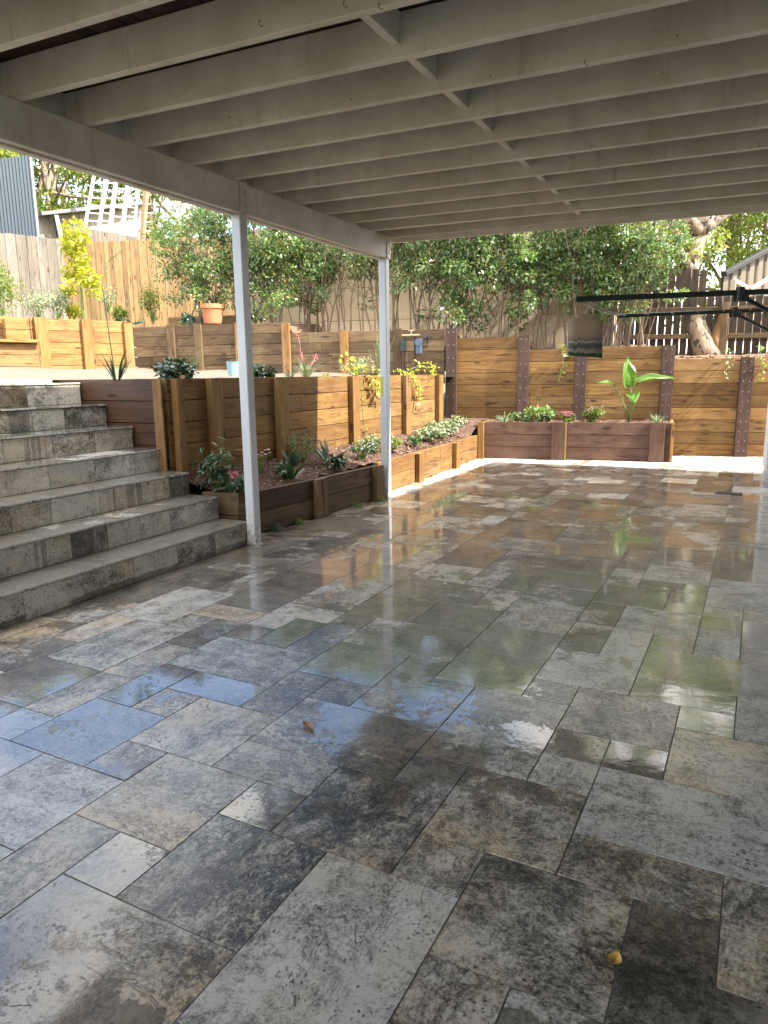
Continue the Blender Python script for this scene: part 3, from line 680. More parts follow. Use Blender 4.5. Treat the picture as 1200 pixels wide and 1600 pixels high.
# ================================================================== DECK ABOVE
BXI = -3.45; ZB, ZJ = 2.538, 2.757; SL = -.0159; JS = .4330; JY0 = 2.733; HJ = .185; XR = 1.2
dk = thing('timber_deck', 'raised taupe painted timber deck on slim pale posts above the patio', 'deck', (-3.5, 4.542, 0))
def zj(x): return ZJ+SL*(x+3.496)
ys = [JY0+JS*k for k in range(-9, 11)]
for y in ys:
    mb = MB(); bow = R.uniform(-.004, .004)
    p0 = V((-3.60, y-.0225, zj(-3.6)+HJ/2)); p1 = V((XR, y-.0225, zj(XR)+HJ/2)); mid = (p0+p1)/2+V((0, bow, 0))
    c = (R.random(), R.random(), R.random())
    mb.bar(p0, mid, .045, HJ, (0, 0, 1), .004, c); mb.bar(mid, p1, .045, HJ, (0, 0, 1), .004, c)
    mb.build('joist', M['paint'], dk)
for k, y in enumerate(ys[:-1]):
    mb = MB(); x = -1.50; mb.bar((x, y, zj(x)+HJ/2+.025), (x, y+JS-.045, zj(x)+HJ/2+.025), .045, HJ-.052, (0, 0, 1), .003)
    mb.build('blocking', M['paint'], dk)
rh = random.Random(8)
for k in range(16):      # old hooks, bent nails and cup hooks left in the joist faces
    y = ys[rh.randint(8, 18)]-.046; x = rh.uniform(-3.3, .3); z = zj(x)+rh.uniform(.01, .07); mb = MB()
    if k % 2: mb.tube([(x, y, z), (x, y-.012, z-.004), (x+.004, y-.018, z-.02), (x+.012, y-.016, z-.03), (x+.018, y-.010, z-.024)], .0016, 5)
    else: mb.tube([(x, y+.002, z), (x+.002, y-.014, z+.003)], .0022, 5)
    mb.build('old_hook', M['grate'], dk)
mb = MB(); mb.bar((-3.622, -3.2, ZJ+HJ/2+.0), (-3.622, 7.10, ZJ+HJ/2), .04, HJ+.01, (0, 0, 1), .004); mb.build('side_fascia', M['paint'], dk)
mb = MB(); mb.bar((-3.75, -3.2, ZJ+HJ-.03), (-3.75, 7.1, ZJ+HJ-.03), .2, .11, (0, 0, 1), .02); mb.build('unseen_gutter', M['white'], dk)  # added out of view, sized so its shadow covers the upper steps
mb = MB(); mb.bar((-3.64, 7.085, zj(-3.6)+HJ/2-.022), (XR, 7.085, zj(XR)+HJ/2-.022), .03, HJ+.045, (0, 0, 1), .004); mb.build('front_fascia', M['paint'], dk)
PY = (4.542, 6.954)
mb = MB()
for a, b in ((-3.2, PY[0]-.05), (PY[0]+.05, PY[1]-.045)):
    mb.bar((BXI-.025, a, (ZB+ZJ)/2), (BXI-.025, b, (ZB+ZJ)/2), .05, ZJ-ZB-.004, (0, 0, 1), .004)
    mb.bar((BXI-.082, a, (ZB+ZJ)/2-.012), (BXI-.082, b, (ZB+ZJ)/2-.012), .055, ZJ-ZB-.004, (0, 0, 1), .004)
mb.build('bearer', M['paint'], dk)
for i, y in enumerate(PY):
    mb = MB(); mb.bar((-3.5, y, .004), (-3.5, y, ZB-.004), .085, .085, (0, 1, 0), .006); ps = mb.build('post', M['post_white'], dk)
    mb = MB(); mb.bar((-3.5, y, .002), (-3.5, y, .010), .10, .10, (0, 1, 0), .002); mb.build('base_plate', M['steel'], ps)
    mb = MB(); mb.bar((-3.482, y, ZB), (-3.482, y, ZJ+.0), .088, .088, (0, 1, 0), .004); cp = mb.build('post_cap', M['paint'], dk)
    for z in (ZB+.06, ZB+.15):
        mb = MB(); mb.tube([(-3.44, y+.012, z), (-3.428, y+.012, z)], .011, 8); mb.build('bolt', M['steel'], cp)
mb = MB(); mb.box((-3.535, PY[1]-.0455, 1.12), (-3.505, PY[1]-.0430, 1.33), 2, .0005); mb.build('yellow_label_strip', M['yellow'], dk)
mb = MB(); x = -3.64; k = 0
while x < XR:
    mb.bar((x+.045, -3.2, zj(x)+HJ+.012), (x+.045, 7.12, zj(x)+HJ+.012), .0885, .022, (0, 0, 1), .004); x += .09
mb.build('deck_boards', M['decking'], dk)
mb = MB(); mb.face([(-3.64, -3.2, ZJ+HJ+.032), (XR, -3.2, zj(XR)+HJ+.032), (XR, 7.12, zj(XR)+HJ+.032), (-3.64, 7.12, ZJ+HJ+.032)]); mb.build('deck_sun_blocker', M['darkgap'], dk)  # unseen sheet added to stop sun leaking between the boards

# ================================================================== HOUSE (right, mostly out of frame)
hs = thing('house', 'rendered house wall at the right edge of patio', 'house', (1.2, 4, 0))
mb = MB(); mb.box((1.2, -6, 0), (7, 10.0, 3.85), 1, .01); mb.build('wall', M['house'], hs)
mb = MB(); mb.box((.29, 10.05, 0.09), (7, 10.72, 3.85), 0, .006); pr = mb.build('projecting_wall', M['house'], hs)
mb = MB(); mb.box((.272, 10.04, 0), (.34, 10.73, .10), 1, .004); mb.build('white_plinth', M['white'], hs)
mb = MB(); mb.box((.262, 10.69, .1), (.30, 10.745, 3.85), 2, .004); mb.build('corner_trim', M['steel'], hs)
mb = MB()
mb.bar((.28, -6.3, 4.0), (.28, 10.78, 4.0), .12, .10, (0, 0, 1), .01); mb.build('unseen_gutter', M['white'], hs)
mb = MB(); mb.face([(.3, -6.3, 4.04), (.3, 10.78, 4.04), (4, 10.78, 5.4), (4, -6.3, 5.4)]); mb.face([(4, -6.3, 5.4), (4, 10.78, 5.4), (8, 10.78, 4.0), (8, -6.3, 4.0)])
mb.face([(.3, -6.3, 3.9), (7, -6.3, 3.9), (7, 10.78, 3.9), (.3, 10.78, 3.9)]); mb.build('roof', M['roof'], hs)

# ================================================================== FENCES AND NEIGHBOURS
def paling(parent, A, B, z0, z1a, z1b, m, wd=.10, gap=.0, th=.018, name='palings', tone=.7, zb=None):
    A = V((A[0], A[1], 0)); B = V((B[0], B[1], 0)); Ln = (B-A).length; d = (B-A)/Ln; n = V((d.y, -d.x, 0)); mb = MB(); q = 0; k = 0
    while q < Ln:
        zt = z1a+(z1b-z1a)*q/Ln+R.uniform(-.012, .012); o_ = n*(.012*(k % 2)+R.uniform(0, .004))
        p = A+d*(q+wd/2)+o_; mb.bar(p+V((0, 0, z0)), p+V((0, 0, zt)), wd*.985, th, n, .003, (tone+R.uniform(-.35, .3), R.random(), R.random()))
        q += wd+gap; k += 1
    return mb.build(name, m, parent)
gf = thing('paling_fence', 'tall golden new timber paling fence behind the upper bed', 'fence', (-13, 13, 2.3))
G0 = px(108, 495, 16.4); G1 = px(232, 495, 17.4); gd = (G1-G0); G2 = G0+gd*2.35
paling(gf, G0, G2, 2.2, px(120, 385, 16.5).z, px(235, 373, 17.4).z+.25, M['paling_gold'], tone=.75)
mb = MB(); nn = V((gd.y, -gd.x, 0)).normalized(); mb.bar(V((G0.x, G0.y, 2.55))-nn*.05, V((G2.x, G2.y, 2.6))-nn*.05, .05, .07); mb.build('rail', M['paling_gold'], gf)
yf = thing('paling_fence', 'weathered pale grey timber paling fence at the far left', 'fence', (-14, 11, 2.3))
Y0 = px(-160, 495, 13.4); Y1 = px(108, 495, 16.4)
paling(yf, Y0, Y1, 2.2, px(-160, 350, 13.4).z, px(106, 377, 16.3).z, M['paling_grey'], wd=.12, tone=.85)
pf = thing('paling_fence', 'pale weathered fence stub showing above the golden fence below the ladders', 'fence', (-14, 15, 2.3))
a_ = px(128, 380, 18.2); b_ = px(215, 380, 18.8); paling(pf, a_, b_, 2.4, px(128, 357, 18.2).z, px(215, 371, 18.8).z, M['paling_grey'], tone=1.0)
# blue corrugated screen
def corr(name, A, B, z0, za, zb, pitch, amp, m, parent=None):
    A = V((A[0], A[1], 0)); B = V((B[0], B[1], 0)); Ln = (B-A).length; d = (B-A)/Ln; n = V((d.y, -d.x, 0)); mb = MB(); q = 0; prof = []
    while q < Ln:
        for o_, s_ in ((0, 0), (.3, 0), (.42, 1), (.7, 1), (.82, 0)): prof.append((q+o_*pitch, s_*amp))
        q += pitch
    for (q1, s1), (q2, s2) in zip(prof, prof[1:]):
        p1 = A+d*q1+n*s1; p2 = A+d*q2+n*s2; t1 = za+(zb-za)*q1/Ln; t2 = za+(zb-za)*q2/Ln
        mb.face([p1+V((0, 0, z0)), p2+V((0, 0, z0)), p2+V((0, 0, t2)), p1+V((0, 0, t1))])
    return mb.build(name, m, parent)
bs = thing('garage', 'slate blue corrugated metal wall above the grey fence at left edge', 'building', px(30, 400, 18))
c0 = px(-120, 375, 16.6); c1 = px(60, 375, 18.6)
corr('wall', c0, c1, 2.5, px(-120, 268, 16.6).z, px(52, 250, 18.6).z, .085, .025, M['blue'], bs)
mb = MB(); ctz = px(54, 250, 18.6); mb.bar(V((c1.x, c1.y, 2.5)), V((c1.x, c1.y, ctz.z+.03)), .06, .06, (0, 1, 0), .004); mb.build('corner_flashing', M['steel'], bs)
mb = MB(); e_ = (c1-c0).normalized(); k_ = V((-e_.y, e_.x, 0)); mb.face([V((c1.x, c1.y, 2.5)), V((c1.x, c1.y, ctz.z)), V((c1.x, c1.y, ctz.z))+k_*5, V((c1.x, c1.y, 2.5))+k_*5]); mb.build('side_wall', M['blue'], bs)
# cream shed behind
sh = thing('garden_shed', 'low cream shed with grey metal roof behind the grey fence', 'shed', px(90, 400, 21))
s0 = px(56, 375, 20.5); s1 = px(215, 375, 22.5)
corr('wall', s0, s1, 2.4, px(56, 338, 20.5).z, px(215, 322, 22.5).z, .30, .02, M['shed'], sh)
mb = MB(); r0 = px(58, 335, 20.2); r1 = px(222, 318, 22.3); k_ = V((-(s1-s0).y, (s1-s0).x, 0)).normalized()
mb.bar(r0+k_*1.5, r1+k_*1.5, 3.4, .10, (0, 0, 1), .01); mb.build('roof', M['roof'], sh)
mb = MB(); wq = px(96, 362, 20.6); mb.bar(wq, px(90, 362, 20.5), .05, .9, (0, 0, 1), .005); wq1 = px(88, 352, 20.7); wq2 = px(98, 352, 20.8); mb.build('window_frame', M['steel'], sh)
mb = MB(); mb.bar(px(87, 358, 20.65), px(101, 358, 20.8), .08, .62, (0, 0, 1), .005); mb.build('window', M['glass'], sh)
# leaning white ladders
def ladder(label, xb0, yb, xt0, yt, wb, d0, d1, rungs, group='white ladders leaning behind the golden fence'):
    t = thing('ladder', label, 'ladder', px(xb0, yb, d0), group)
    a0, a1 = px(xb0, yb, d0), px(xt0, yt, d1); b0_, b1_ = px(xb0+wb, yb+2, d0), px(xt0+wb*.95, yt+2, d1)
    for p, q in ((a0, a1), (b0_, b1_)):
        mb = MB(); mb.bar(p, q, .09, .05, (0, 1, 0), .004); mb.build('rail', M['white'], t)
    for k in range(rungs):
        mb = MB(); f = (k+.5)/rungs; mb.bar(a0.lerp(a1, f), b0_.lerp(b1_, f), .05, .04, (0, 0, 1), .003); mb.build('rung', M['white'], t)
for k, (xb, xt, wb, nr) in enumerate(((129, 152, 22, 11), (152, 170, 16, 11), (170, 187, 18, 9), (190, 206, 17, 9))):
    ladder(('leftmost white ladder leaning by the shed', 'second white ladder from the left in the leaning row', 'third white ladder from the left in the leaning row', 'rightmost white ladder beside the rust red pole')[k], xb, 375, xt, 245, wb, 19.3, 20.1, nr)
mb = MB(); mb.bar(px(222, 385, 19.2), px(231, 268, 19.4), .11, .11, (0, 1, 0), .004)
tag(mb.build('metal_pole', M['redpole']), 'rust red upright pole right of the white ladders', 'pole')
mb = MB()
for k in range(6): mb.bar(px(206, 290+14*k, 19.5), px(236, 291+14*k, 19.7), .035, .03)
tag(mb.build('trellis_rails', M['white']), 'pale horizontal rails behind the rust red pole', 'trellis')
# cream rendered wall behind hedge
rw = thing('rendered_wall', 'long cream rendered block wall behind the hedge', 'wall', bw(-5, 1.9, 2))
mb = MB(); a_ = bw(-9.1, 2.0, 0); b_ = bw(-2.1, 2.0, 0)
zz = [1.4, 2.42, 3.05, 3.68, 4.3]
for z0_, z1_ in zip(zz, zz[1:]): mb.bar(a_+V((0, 0, (z0_+z1_)/2)), b_+V((0, 0, (z0_+z1_)/2)), .2, z1_-z0_-.006, (0, 0, 1), .006)
mb.build('wall', M['render'], rw)
mb = MB(); mb.bar(b_+V((.12, 0, 1.4)), b_+V((.12, 0, 4.35)), .3, .25, (0, 1, 0), .01); mb.build('pier', M['render'], rw)
# dark picket fence at right
kf = thing('picket_fence', 'dark weathered picket fence with gaps behind the mottled tree', 'fence', bw(-1, 2.2, 1.7))
paling(kf, bw(-1.75, 2.1), bw(-.45, 2.06), 1.6, 3.28, 3.12, M['picket'], wd=.12, gap=.012, th=.02, tone=.6)
paling(kf, bw(-.44, 2.06), bw(2.4, 2.0), 1.6, 2.66, 2.60, M['picket'], wd=.12, gap=.012, th=.02, tone=.6)
mb = MB()
for z in (1.98, 2.45): mb.bar(bw(-1.75, 2.03, z), bw(2.4, 1.93, z-.05), .045, .09)
mb.build('rails', M['sleeper_grey'], kf)
for x in (-.02, 1.6):
    mb = MB(); q = bw(x, 1.96); mb.bar(q+V((0, 0, 1.5)), q+V((0, 0, 2.55)), .11, .09, (0, 1, 0), .005); mb.build('post', M['sleeper_grey'], kf)
# brown slabs leaning next to the wall end
lb = thing('leaning_boards', 'dark rough boards leaning between rendered wall and picket fence', 'boards', bw(-1.8, 1.6, 1.7))
for k, (x, w_) in enumerate(((-2.02, .14), (-1.83, .10), (-1.68, .12))):
    mb = MB(); mb.bar(bw(x, 1.4, 1.7), bw(x+.12, 1.7, 3.35-.1*k), w_, .04, tuple(BN), .004, (.3, .3, R.random())); mb.build('board', M['picket'], lb)
# neighbour's gabled shed at right
ns = thing('neighbour_shed', 'beige gabled outbuilding with dark roof edge beyond the picket fence', 'shed', px(1150, 480, 15.6))
gA = px(1131, 432, 15.6); gB = px(1330, 320, 16.6); hd = V((gB.x-gA.x, gB.y-gA.y, 0)); hl = hd.length; hd.normalize(); hn = V((hd.y, -hd.x, 0)); vw_ = V((-gA.x, -gA.y, 0)).normalized()
mb = MB(); 
n_ = 30
for k in range(n_):
    f0, f1 = k/n_, (k+.96)/n_; p0 = gA.lerp(gB, f0); p1 = gA.lerp(gB, f1); back = (k % 2)*.05
    o_ = -hn*back; zb_ = 2.0
    mb.face([V((p0.x, p0.y, zb_))+o_, V((p1.x, p1.y, zb_))+o_, V((p1.x, p1.y, p1.z))+o_, V((p0.x, p0.y, p0.z))+o_])
mb.build('wall', M['beige'], ns)
mb = MB(); mb.face([V((gA.x, gA.y, 2))-hn*.08, V((gB.x, gB.y, 2))-hn*.08, gB-hn*.08, gA-hn*.08]); mb.face([V((gA.x, gA.y, 2)), V((gA.x, gA.y, gA.z)), V((gA.x, gA.y, gA.z))-vw_*.9, V((gA.x, gA.y, 2))-vw_*.9]); mb.build('inner_wall', M['beige'], ns)
mb = MB(); mb.bar(gA-hd*.06+V((0, 0, .04))+hn*.05, gB+V((0, 0, .04))+hn*.05, .16, .10, (0, 0, 1), .01); mb.build('barge_board', M['black'], ns)
mb = MB(); mb.face([gA-hd*.06+V((0, 0, .1))+hn*.1, gB+V((0, 0, .1))+hn*.1, gB+V((0, 0, .1))-vw_*.9, gA-hd*.06+V((0, 0, .1))-vw_*.9]); mb.build('roof', M['roof'], ns)
mb = MB(); p_ = px(1141, 500, 15.4); mb.bar(V((p_.x, p_.y, 2)), V((p_.x, p_.y, gA.z-.12)), .11, .1, (0, 1, 0), .005); mb.build('corner_post', M['shed'], ns)
mb = MB()
for (xa, ya, xb_, yb_) in ((1146, 437, 1172, 452), (1172, 452, 1200, 436), (1150, 470, 1210, 472), (1152, 474, 1205, 520), (1170, 500, 1215, 470)):
    mb.bar(px(xa, ya, 15.3), px(xb_, yb_, 15.5), .04, .09, (0, 0, 1), .004)
mb.build('bracing', M['shed'], ns)

# ================================================================== VEGETATION
def leafcloud(mb, clumps, n, ln, wd, r, up=.3, tone=(0, 1), shell=.55):
    """n leaves spread through ellipsoid clumps (centre, radii, weight, tone shift)"""
    ws = [c[2] for c in clumps]
    for _ in range(n):
        c = r.choices(clumps, ws)[0]
        while True:
            q = V((r.uniform(-1, 1), r.uniform(-1, 1), r.uniform(-1, 1))); l = q.length
            if .02 < l < 1 and (l > shell or r.random() < .35): break
        p = c[0]+V((q.x*c[1][0], q.y*c[1][1], q.z*c[1][2]))
        d = (q.normalized()*.7+V((r.gauss(0, .6), r.gauss(0, .6), r.gauss(-.15, .5)))).normalized()
        nr = (V((r.gauss(0, .5), r.gauss(0, .5), 1))*(up+.5)+q*.6).normalized()
        s_ = r.uniform(.65, 1.25); tv = min(1, max(0, r.uniform(tone[0], tone[1])*.55+c[3]*.45))
        mb.leaf(p, d, nr, ln*s_, wd*s_, (tv, r.random(), 0))
def stemcurve(a, b, r, wob=.06, n=6):
    a = V(a); b = V(b); pts = []; ph = r.uniform(0, 6)
    for k in range(n+1):
        t = k/n; p = a.lerp(b, t); f = math.sin(t*math.pi); p += V((math.sin(ph+t*5)*wob, math.cos(ph*1.7+t*4)*wob, 0))*f
        pts.append(p)
    return pts
hedge_labels = ['first hedge tree from the left, overhanging the golden fence', 'second hedge tree from the left, behind the terracotta pot', 'third hedge tree from the left, just left of the near white post top',
 'fourth hedge tree from the left, just right of the near white post', 'fifth hedge tree from the left, above the pink flower spikes', 'sixth hedge tree from the left, sparse with bare forked stems', 'seventh hedge tree from the left, left of the far white post',
 'eighth hedge tree from the left, right of the far white post', 'ninth hedge tree from the left, behind the first dark wall post', 'tenth hedge tree from the left, behind the tall back wall', 'eleventh hedge tree from the left, above the second dark wall post',
 'twelfth hedge tree from the left, above the hanging peg bag', 'thirteenth hedge tree from the left, at the end of rendered wall', 'last hedge tree on the right, behind the clothesline arms']
hx = [(-9.45, 2.42, 2.75), (-8.75, 2.42, 2.9), (-8.1, 2.35, 2.95), (-7.4, 2.22, 2.95), (-6.8, 2.15, 3.05), (-6.15, 2.12, 3.15), (-5.55, 2.1, 3.15), (-4.95, 2.1, 2.85), (-4.35, 2.05, 2.75), (-3.75, 1.98, 2.75), (-3.2, 1.9, 2.7), (-2.65, 1.85, 2.75), (-2.1, 1.8, 2.75), (-1.55, 1.75, 2.85)]
for k, (x, zb, zc) in enumerate(hx):
    r = random.Random(100+k); q = bw(x, r.uniform(.7, 1.0)); base = V((q.x, q.y, zb-.12))
    t = thing('hedge_tree', hedge_labels[k], 'tree', base, 'hedge trees along the back wall')
    mb = MB(); tips = []
    for s_ in range(r.randint(8, 11)):
        a = base+V((r.uniform(-.30, .30), r.uniform(-.14, .14), 0))
        b = a+V((r.uniform(-.30, .30), r.uniform(-.25, .3), zc-base.z+r.uniform(.1, .5)))
        pts = stemcurve(a, b, r, .05); rr = r.uniform(.009, .020); mb.tube(pts, [rr*(1-.45*i/6) for i in range(7)], 6, cap=False)
        tips.append(pts[-1]); 
        for f in (3, 4, 5):
            e = pts[f]+V((r.uniform(-.4, .4), r.uniform(-.3, .3), r.uniform(.25, .7))); mb.tube(stemcurve(pts[f], e, r, .03, 4), [rr*.5, rr*.45, rr*.35, rr*.3, rr*.2], 5, cap=False); tips.append(e)
        c = b+V((r.uniform(-.3, .3), r.uniform(-.3, .3), r.uniform(1.0, 1.7))); mb.tube(stemcurve(b, c, r, .08), [rr*.55*(1-.1*i) for i in range(7)], 5, cap=False)
    mb.build('trunk', M['bark'], t, smooth=True)
    mb = MB(); cl = []
    for tp in tips:
        cl.append((tp+V((r.uniform(-.1, .1), r.uniform(-.1, .1), r.uniform(0, .2))), (.17, .17, .15), 1.0, r.random()))
    for _ in range(44):
        cl.append((V((base.x+r.uniform(-.62, .62), base.y+r.uniform(-.5, .5), zc-.55+2.4*r.random()**.75)), (r.uniform(.10, .26), r.uniform(.10, .24), r.uniform(.08, .20)), 2.0, r.random()))
    if k == 0:
        for _ in range(16): cl.append((base+V((r.uniform(-1.1, -.2), r.uniform(-.3, .3), r.uniform(.9, 2.0))), (.22, .22, .18), 1.8, r.random()))
    if k in (4, 5, 6): cl = cl[:len(tips)]+[c for c in cl[len(tips):] if c[0].z > 3.35 or r.random() < .3]
    leafcloud(mb, cl, 7200 if k not in (4, 5, 6) else 4000, .072, .036, r)
    mb.build('crown', M['leaf_hedge'], t)
# mottled tree
mt = thing('frangipani_tree', 'leaning tree with mottled grey and cream bark behind the right wall', 'tree', px(1103, 556, 12.95))
mb = MB(); D = 12.95
tp = [(1108, 566), (1099, 540), (1090, 515), (1085, 480), (1079, 450), (1076, 425), (1082, 398), (1088, 372), (1092, 345)]
mb.tube([px(x, y, D+.02*i) for i, (x, y) in enumerate(tp)], [.26, .21, .185, .165, .16, .165, .17, .175, .16], 14)
def limb(mb, pts, rads, n=9): mb.tube([px(*p) for p in pts], rads, n)
limb(mb, [(1076, 420, D), (1064, 400, D-.1), (1058, 375, D-.25), (1050, 350, D-.4), (1030, 300, D-.8)], [.11, .08, .07, .06, .05])
limb(mb, [(1090, 360, D), (1078, 344, D-.2), (1062, 334, D-.35), (1040, 322, D-.5), (1000, 280, D-.8)], [.13, .10, .09, .085, .06])
limb(mb, [(1092, 355, D), (1099, 336, D), (1104, 300, D), (1090, 240, D), (1070, 170, D-.2)], [.13, .12, .11, .09, .06])
limb(mb, [(1093, 362, D), (1112, 350, D+.05), (1135, 335, D+.1), (1165, 320, D+.2), (1210, 280, D+.4)], [.12, .09, .07, .06, .05])
mb.build('trunk', M['bark_spot'], mt, smooth=True)
mb = MB(); limb(mb, [(1112, 552, D-.05), (1118, 530, D-.1), (1126, 505, D-.15), (1132, 492, D-.2)], [.12, .10, .085, .095], 12); mb.build('sawn_stump', M['cut'], mt, smooth=True)
mb = MB(); r = random.Random(5); cl = []
for _ in range(36):
    c = px(r.uniform(930, 1330), r.uniform(60, 285), D+r.uniform(-1.2, 1.6)); cl.append((c, (r.uniform(.25, .5), r.uniform(.25, .5), r.uniform(.18, .3)), 1, r.random()))
for _ in range(10):
    c = px(r.uniform(1045, 1078), r.uniform(350, 410), D+r.uniform(-.1, .5)); cl.append((c, (.2, .2, .16), .5, .8))
leafcloud(mb, cl, 5400, .13, .06, r); mb.build('crown', M['leaf_light'], mt)
# trees beyond
def bigtree(label, base, h, spread, zb, n, ls, m, seed, trunkm='bark', nclump=40, name='background_tree'):
    r = random.Random(seed); base = V(base); t = thing(name, label, 'tree', base, 'trees beyond the fences')
    mb = MB(); top = base+V((r.uniform(-.4, .4), r.uniform(-.4, .4), h*.85)); tr_ = stemcurve(base, top, r, .2, 8); mb.tube(tr_, [spread*.075*(1-.1*i) for i in range(9)], 8)
    cl = []
    for k in range(nclump):
        a = r.uniform(0, 6.28); zz_ = r.uniform(zb, h); f = math.sin(math.pi*min(1, max(.12, (zz_-zb+.5)/(h-zb+.9)))); rad = spread*f*math.sqrt(r.uniform(.1, 1))
        c = base+V((math.cos(a)*rad, math.sin(a)*rad, zz_)); s_ = spread*r.uniform(.12, .24); cl.append((c, (s_, s_, s_*.65), 1, r.random()))
        if k % 3 == 0: i = r.randint(2, 7); mb.tube(stemcurve(tr_[i], c, r, .15, 5), [spread*.022*(1-.15*j) for j in range(6)], 5, cap=False)
    mb.build('trunk', M[trunkm], t, smooth=True); mb = MB(); leafcloud(mb, cl, n, ls, ls*.45, r, shell=.4); mb.build('crown', M[m], t)
    return t
g = lambda x, d: (px(x, 500, d).x, px(x, 500, d).y, 2.2)
bigtree('broad light green tree behind the neighbour shed at right edge', g(1200, 21), 7, 2.8, .4, 16000, .15, 'leaf_light', 1, nclump=110)
bigtree('tall green tree beyond the picket fence right of the mottled trunk', g(1120, 23), 7.5, 3.0, .4, 16000, .16, 'leaf_tree', 2, nclump=110)
bigtree('dense green tree behind the end of the rendered wall', g(1010, 19), 6.5, 2.4, .5, 8000, .14, 'leaf_tree', 3, nclump=60)
bigtree('dark green tree above the middle of the rendered wall', g(780, 20), 6, 2.6, 1.2, 6000, .15, 'leaf_tree', 4, nclump=50)
bigtree('dark green tree above the left part of the rendered wall', g(560, 21), 6, 2.6, 1.2, 6000, .15, 'leaf_tree', 5, nclump=50)
bigtree('light leafy tree behind the ladders and cream shed', g(235, 27), 8, 3.4, .8, 16000, .22, 'leaf_tree', 6, 'bark_spot', nclump=110)
bigtree('tall mixed green tree between blue garage and ladders', g(105, 28), 9.5, 3.6, .8, 22000, .24, 'leaf_tree', 7, 'bark_spot', nclump=150)
bigtree('green tree rising behind the slate blue garage wall', g(-10, 27), 9.5, 3.4, 1.5, 14000, .24, 'leaf_light', 8, nclump=110)

# ---- garden plants
def shrub(name, label, c, rad, h, n, ln, wd, m, seed, group=None, stems=6, cat='shrub', flower=None, nfl=0, tone=(0, 1)):
    r = random.Random(seed); c = V(c); t = thing(name, label, cat, c, group); mb = MB(); cl = []
    for k in range(max(stems, 3)):
        a = r.uniform(0, 6.28); e = c+V((math.cos(a)*rad*r.uniform(.2, .8), math.sin(a)*rad*r.uniform(.2, .8), h*r.uniform(.45, .9)))
        mb.tube(stemcurve(c-V((0, 0, .03)), e, r, rad*.08, 4), [.009, .008, .006, .005, .004], 5, cap=False)
        cl.append((e, (rad*.42, rad*.42, h*.22), 1, r.random()))
    cl.append((c+V((0, 0, h*.35)), (rad*.7, rad*.7, h*.3), 2, .4))
    mb.build('stems', M['green_stem'], t); mb = MB(); leafcloud(mb, cl, n, ln, wd, r, shell=.3, tone=tone); mb.build('leaves', M[m], t)
    if flower:
        mb = MB()
        for _ in range(nfl):
            cc = r.choice(cl)[0]+V((r.uniform(-.4, .4)*rad, r.uniform(-.4, .4)*rad, h*.25*r.random()+.02))
            for k in range(6):
                d = V((math.cos(k*1.05), math.sin(k*1.05), .6)).normalized(); mb.leaf(cc, d, V((0, 0, 1)), .022, .018, (.5, .5, 0))
        mb.build('flowers', M[flower], t)
    return t
def strap(name, label, c, n, ln, wd, m, seed, lift=(.9, 1.4), droop=(.8, 1.8), group=None, cat='plant', keep=.7, az=None):
    r = random.Random(seed); c = V(c); t = thing(name, label, cat, c, group); mb = MB()
    for k in range(n):
        a = r.uniform(0, 6.28) if az is None else az+r.uniform(-1.2, 1.2)
        mb.blade(c+V((math.cos(a)*.02, math.sin(a)*.02, -.01)), a, ln*r.uniform(.6, 1.1), wd*r.uniform(.8, 1.15), r.uniform(*lift), r.uniform(*droop), c=(r.random(), r.random()*.9, 0), keep=keep)
    mb.build('blades', M[m], t); return t
# terrace edge
sp = strap('strap_leaf_plant', 'dark green strap leaved plant with one tall bare stalk above the stairs', (-4.62, 4.28, 1.33), 22, .30, .016, 'leaf_strap', 1, (1.0, 1.5), (.2, 1.6), keep=.3)
mb = MB(); b_ = V((-4.62, 4.27, 1.33)); mb.tube([b_, b_+V((-.02, -.01, .35)), b_+V((-.03, -.03, .75)), b_+V((.03, .0, .93)), b_+V((.13, .04, 1.0))], [.006, .005, .004, .004, .003], 5); mb.build('flower_stalk', M['green_stem'], sp)
shrub('low_shrub', 'rounded dark glossy shrub on the sleeper wall beside the stairs', (-4.60, 4.93, 1.32), .20, .16, 520, .055, .045, 'leaf_dark', 2, stems=8)
shrub('low_shrub', 'small dark shrub right behind the near white post on the wall', (-4.60, 6.22, 1.32), .15, .14, 320, .055, .045, 'leaf_dark', 3, stems=7)
shrub('wispy_plant', 'sparse wispy pale plant on the gravel left of the pale blue tub', (-4.95, 5.5, 1.33), .22, .26, 150, .018, .008, 'leaf_grey', 4, stems=12)
gr_ = strap('grass_tuft', 'pale grassy tuft just left of the pink flower spikes', (-4.66, 6.85, 1.33), 50, .20, .006, 'leaf_grey', 5, (.6, 1.4), (.5, 1.8), keep=.2)
kp = strap('kangaroo_paw', 'grassy plant with pink red flower spikes on top of the wall', (-4.64, 7.15, 1.33), 60, .27, .009, 'leaf_grey', 6, (.8, 1.5), (.3, 1.5), keep=.2)
r = random.Random(9)
for dx, dy, hh in ((-.05, -.03, .46), (-.03, .0, .27), (.06, .17, .25), (-.08, -.25, .14)):
    mb = MB(); b_ = V((-4.64, 7.12, 1.34)); e = b_+V((dx, dy, hh)); mb.tube(stemcurve(b_, e, r, .02, 5), .0022, 5); mb.build('flower_stem', M['petal_pink'], kp)
    mb = MB()
    for k in range(10):
        q = e+V((r.uniform(-.025, .025), r.uniform(-.03, .03), r.uniform(-.09, .02))); mb.tube([q, q+V((r.uniform(-.012, .012), r.uniform(-.012, .012), .025))], [.0045, .002], 5)
    mb.build('flowers', M['petal_red'], kp)
strap('grass_tuft', 'low yellow green grass tuft between the pink spikes and yellow creeper', (-4.66, 7.62, 1.33), 45, .13, .006, 'leaf_light', 7, (.5, 1.3), (.5, 1.8), keep=.2)
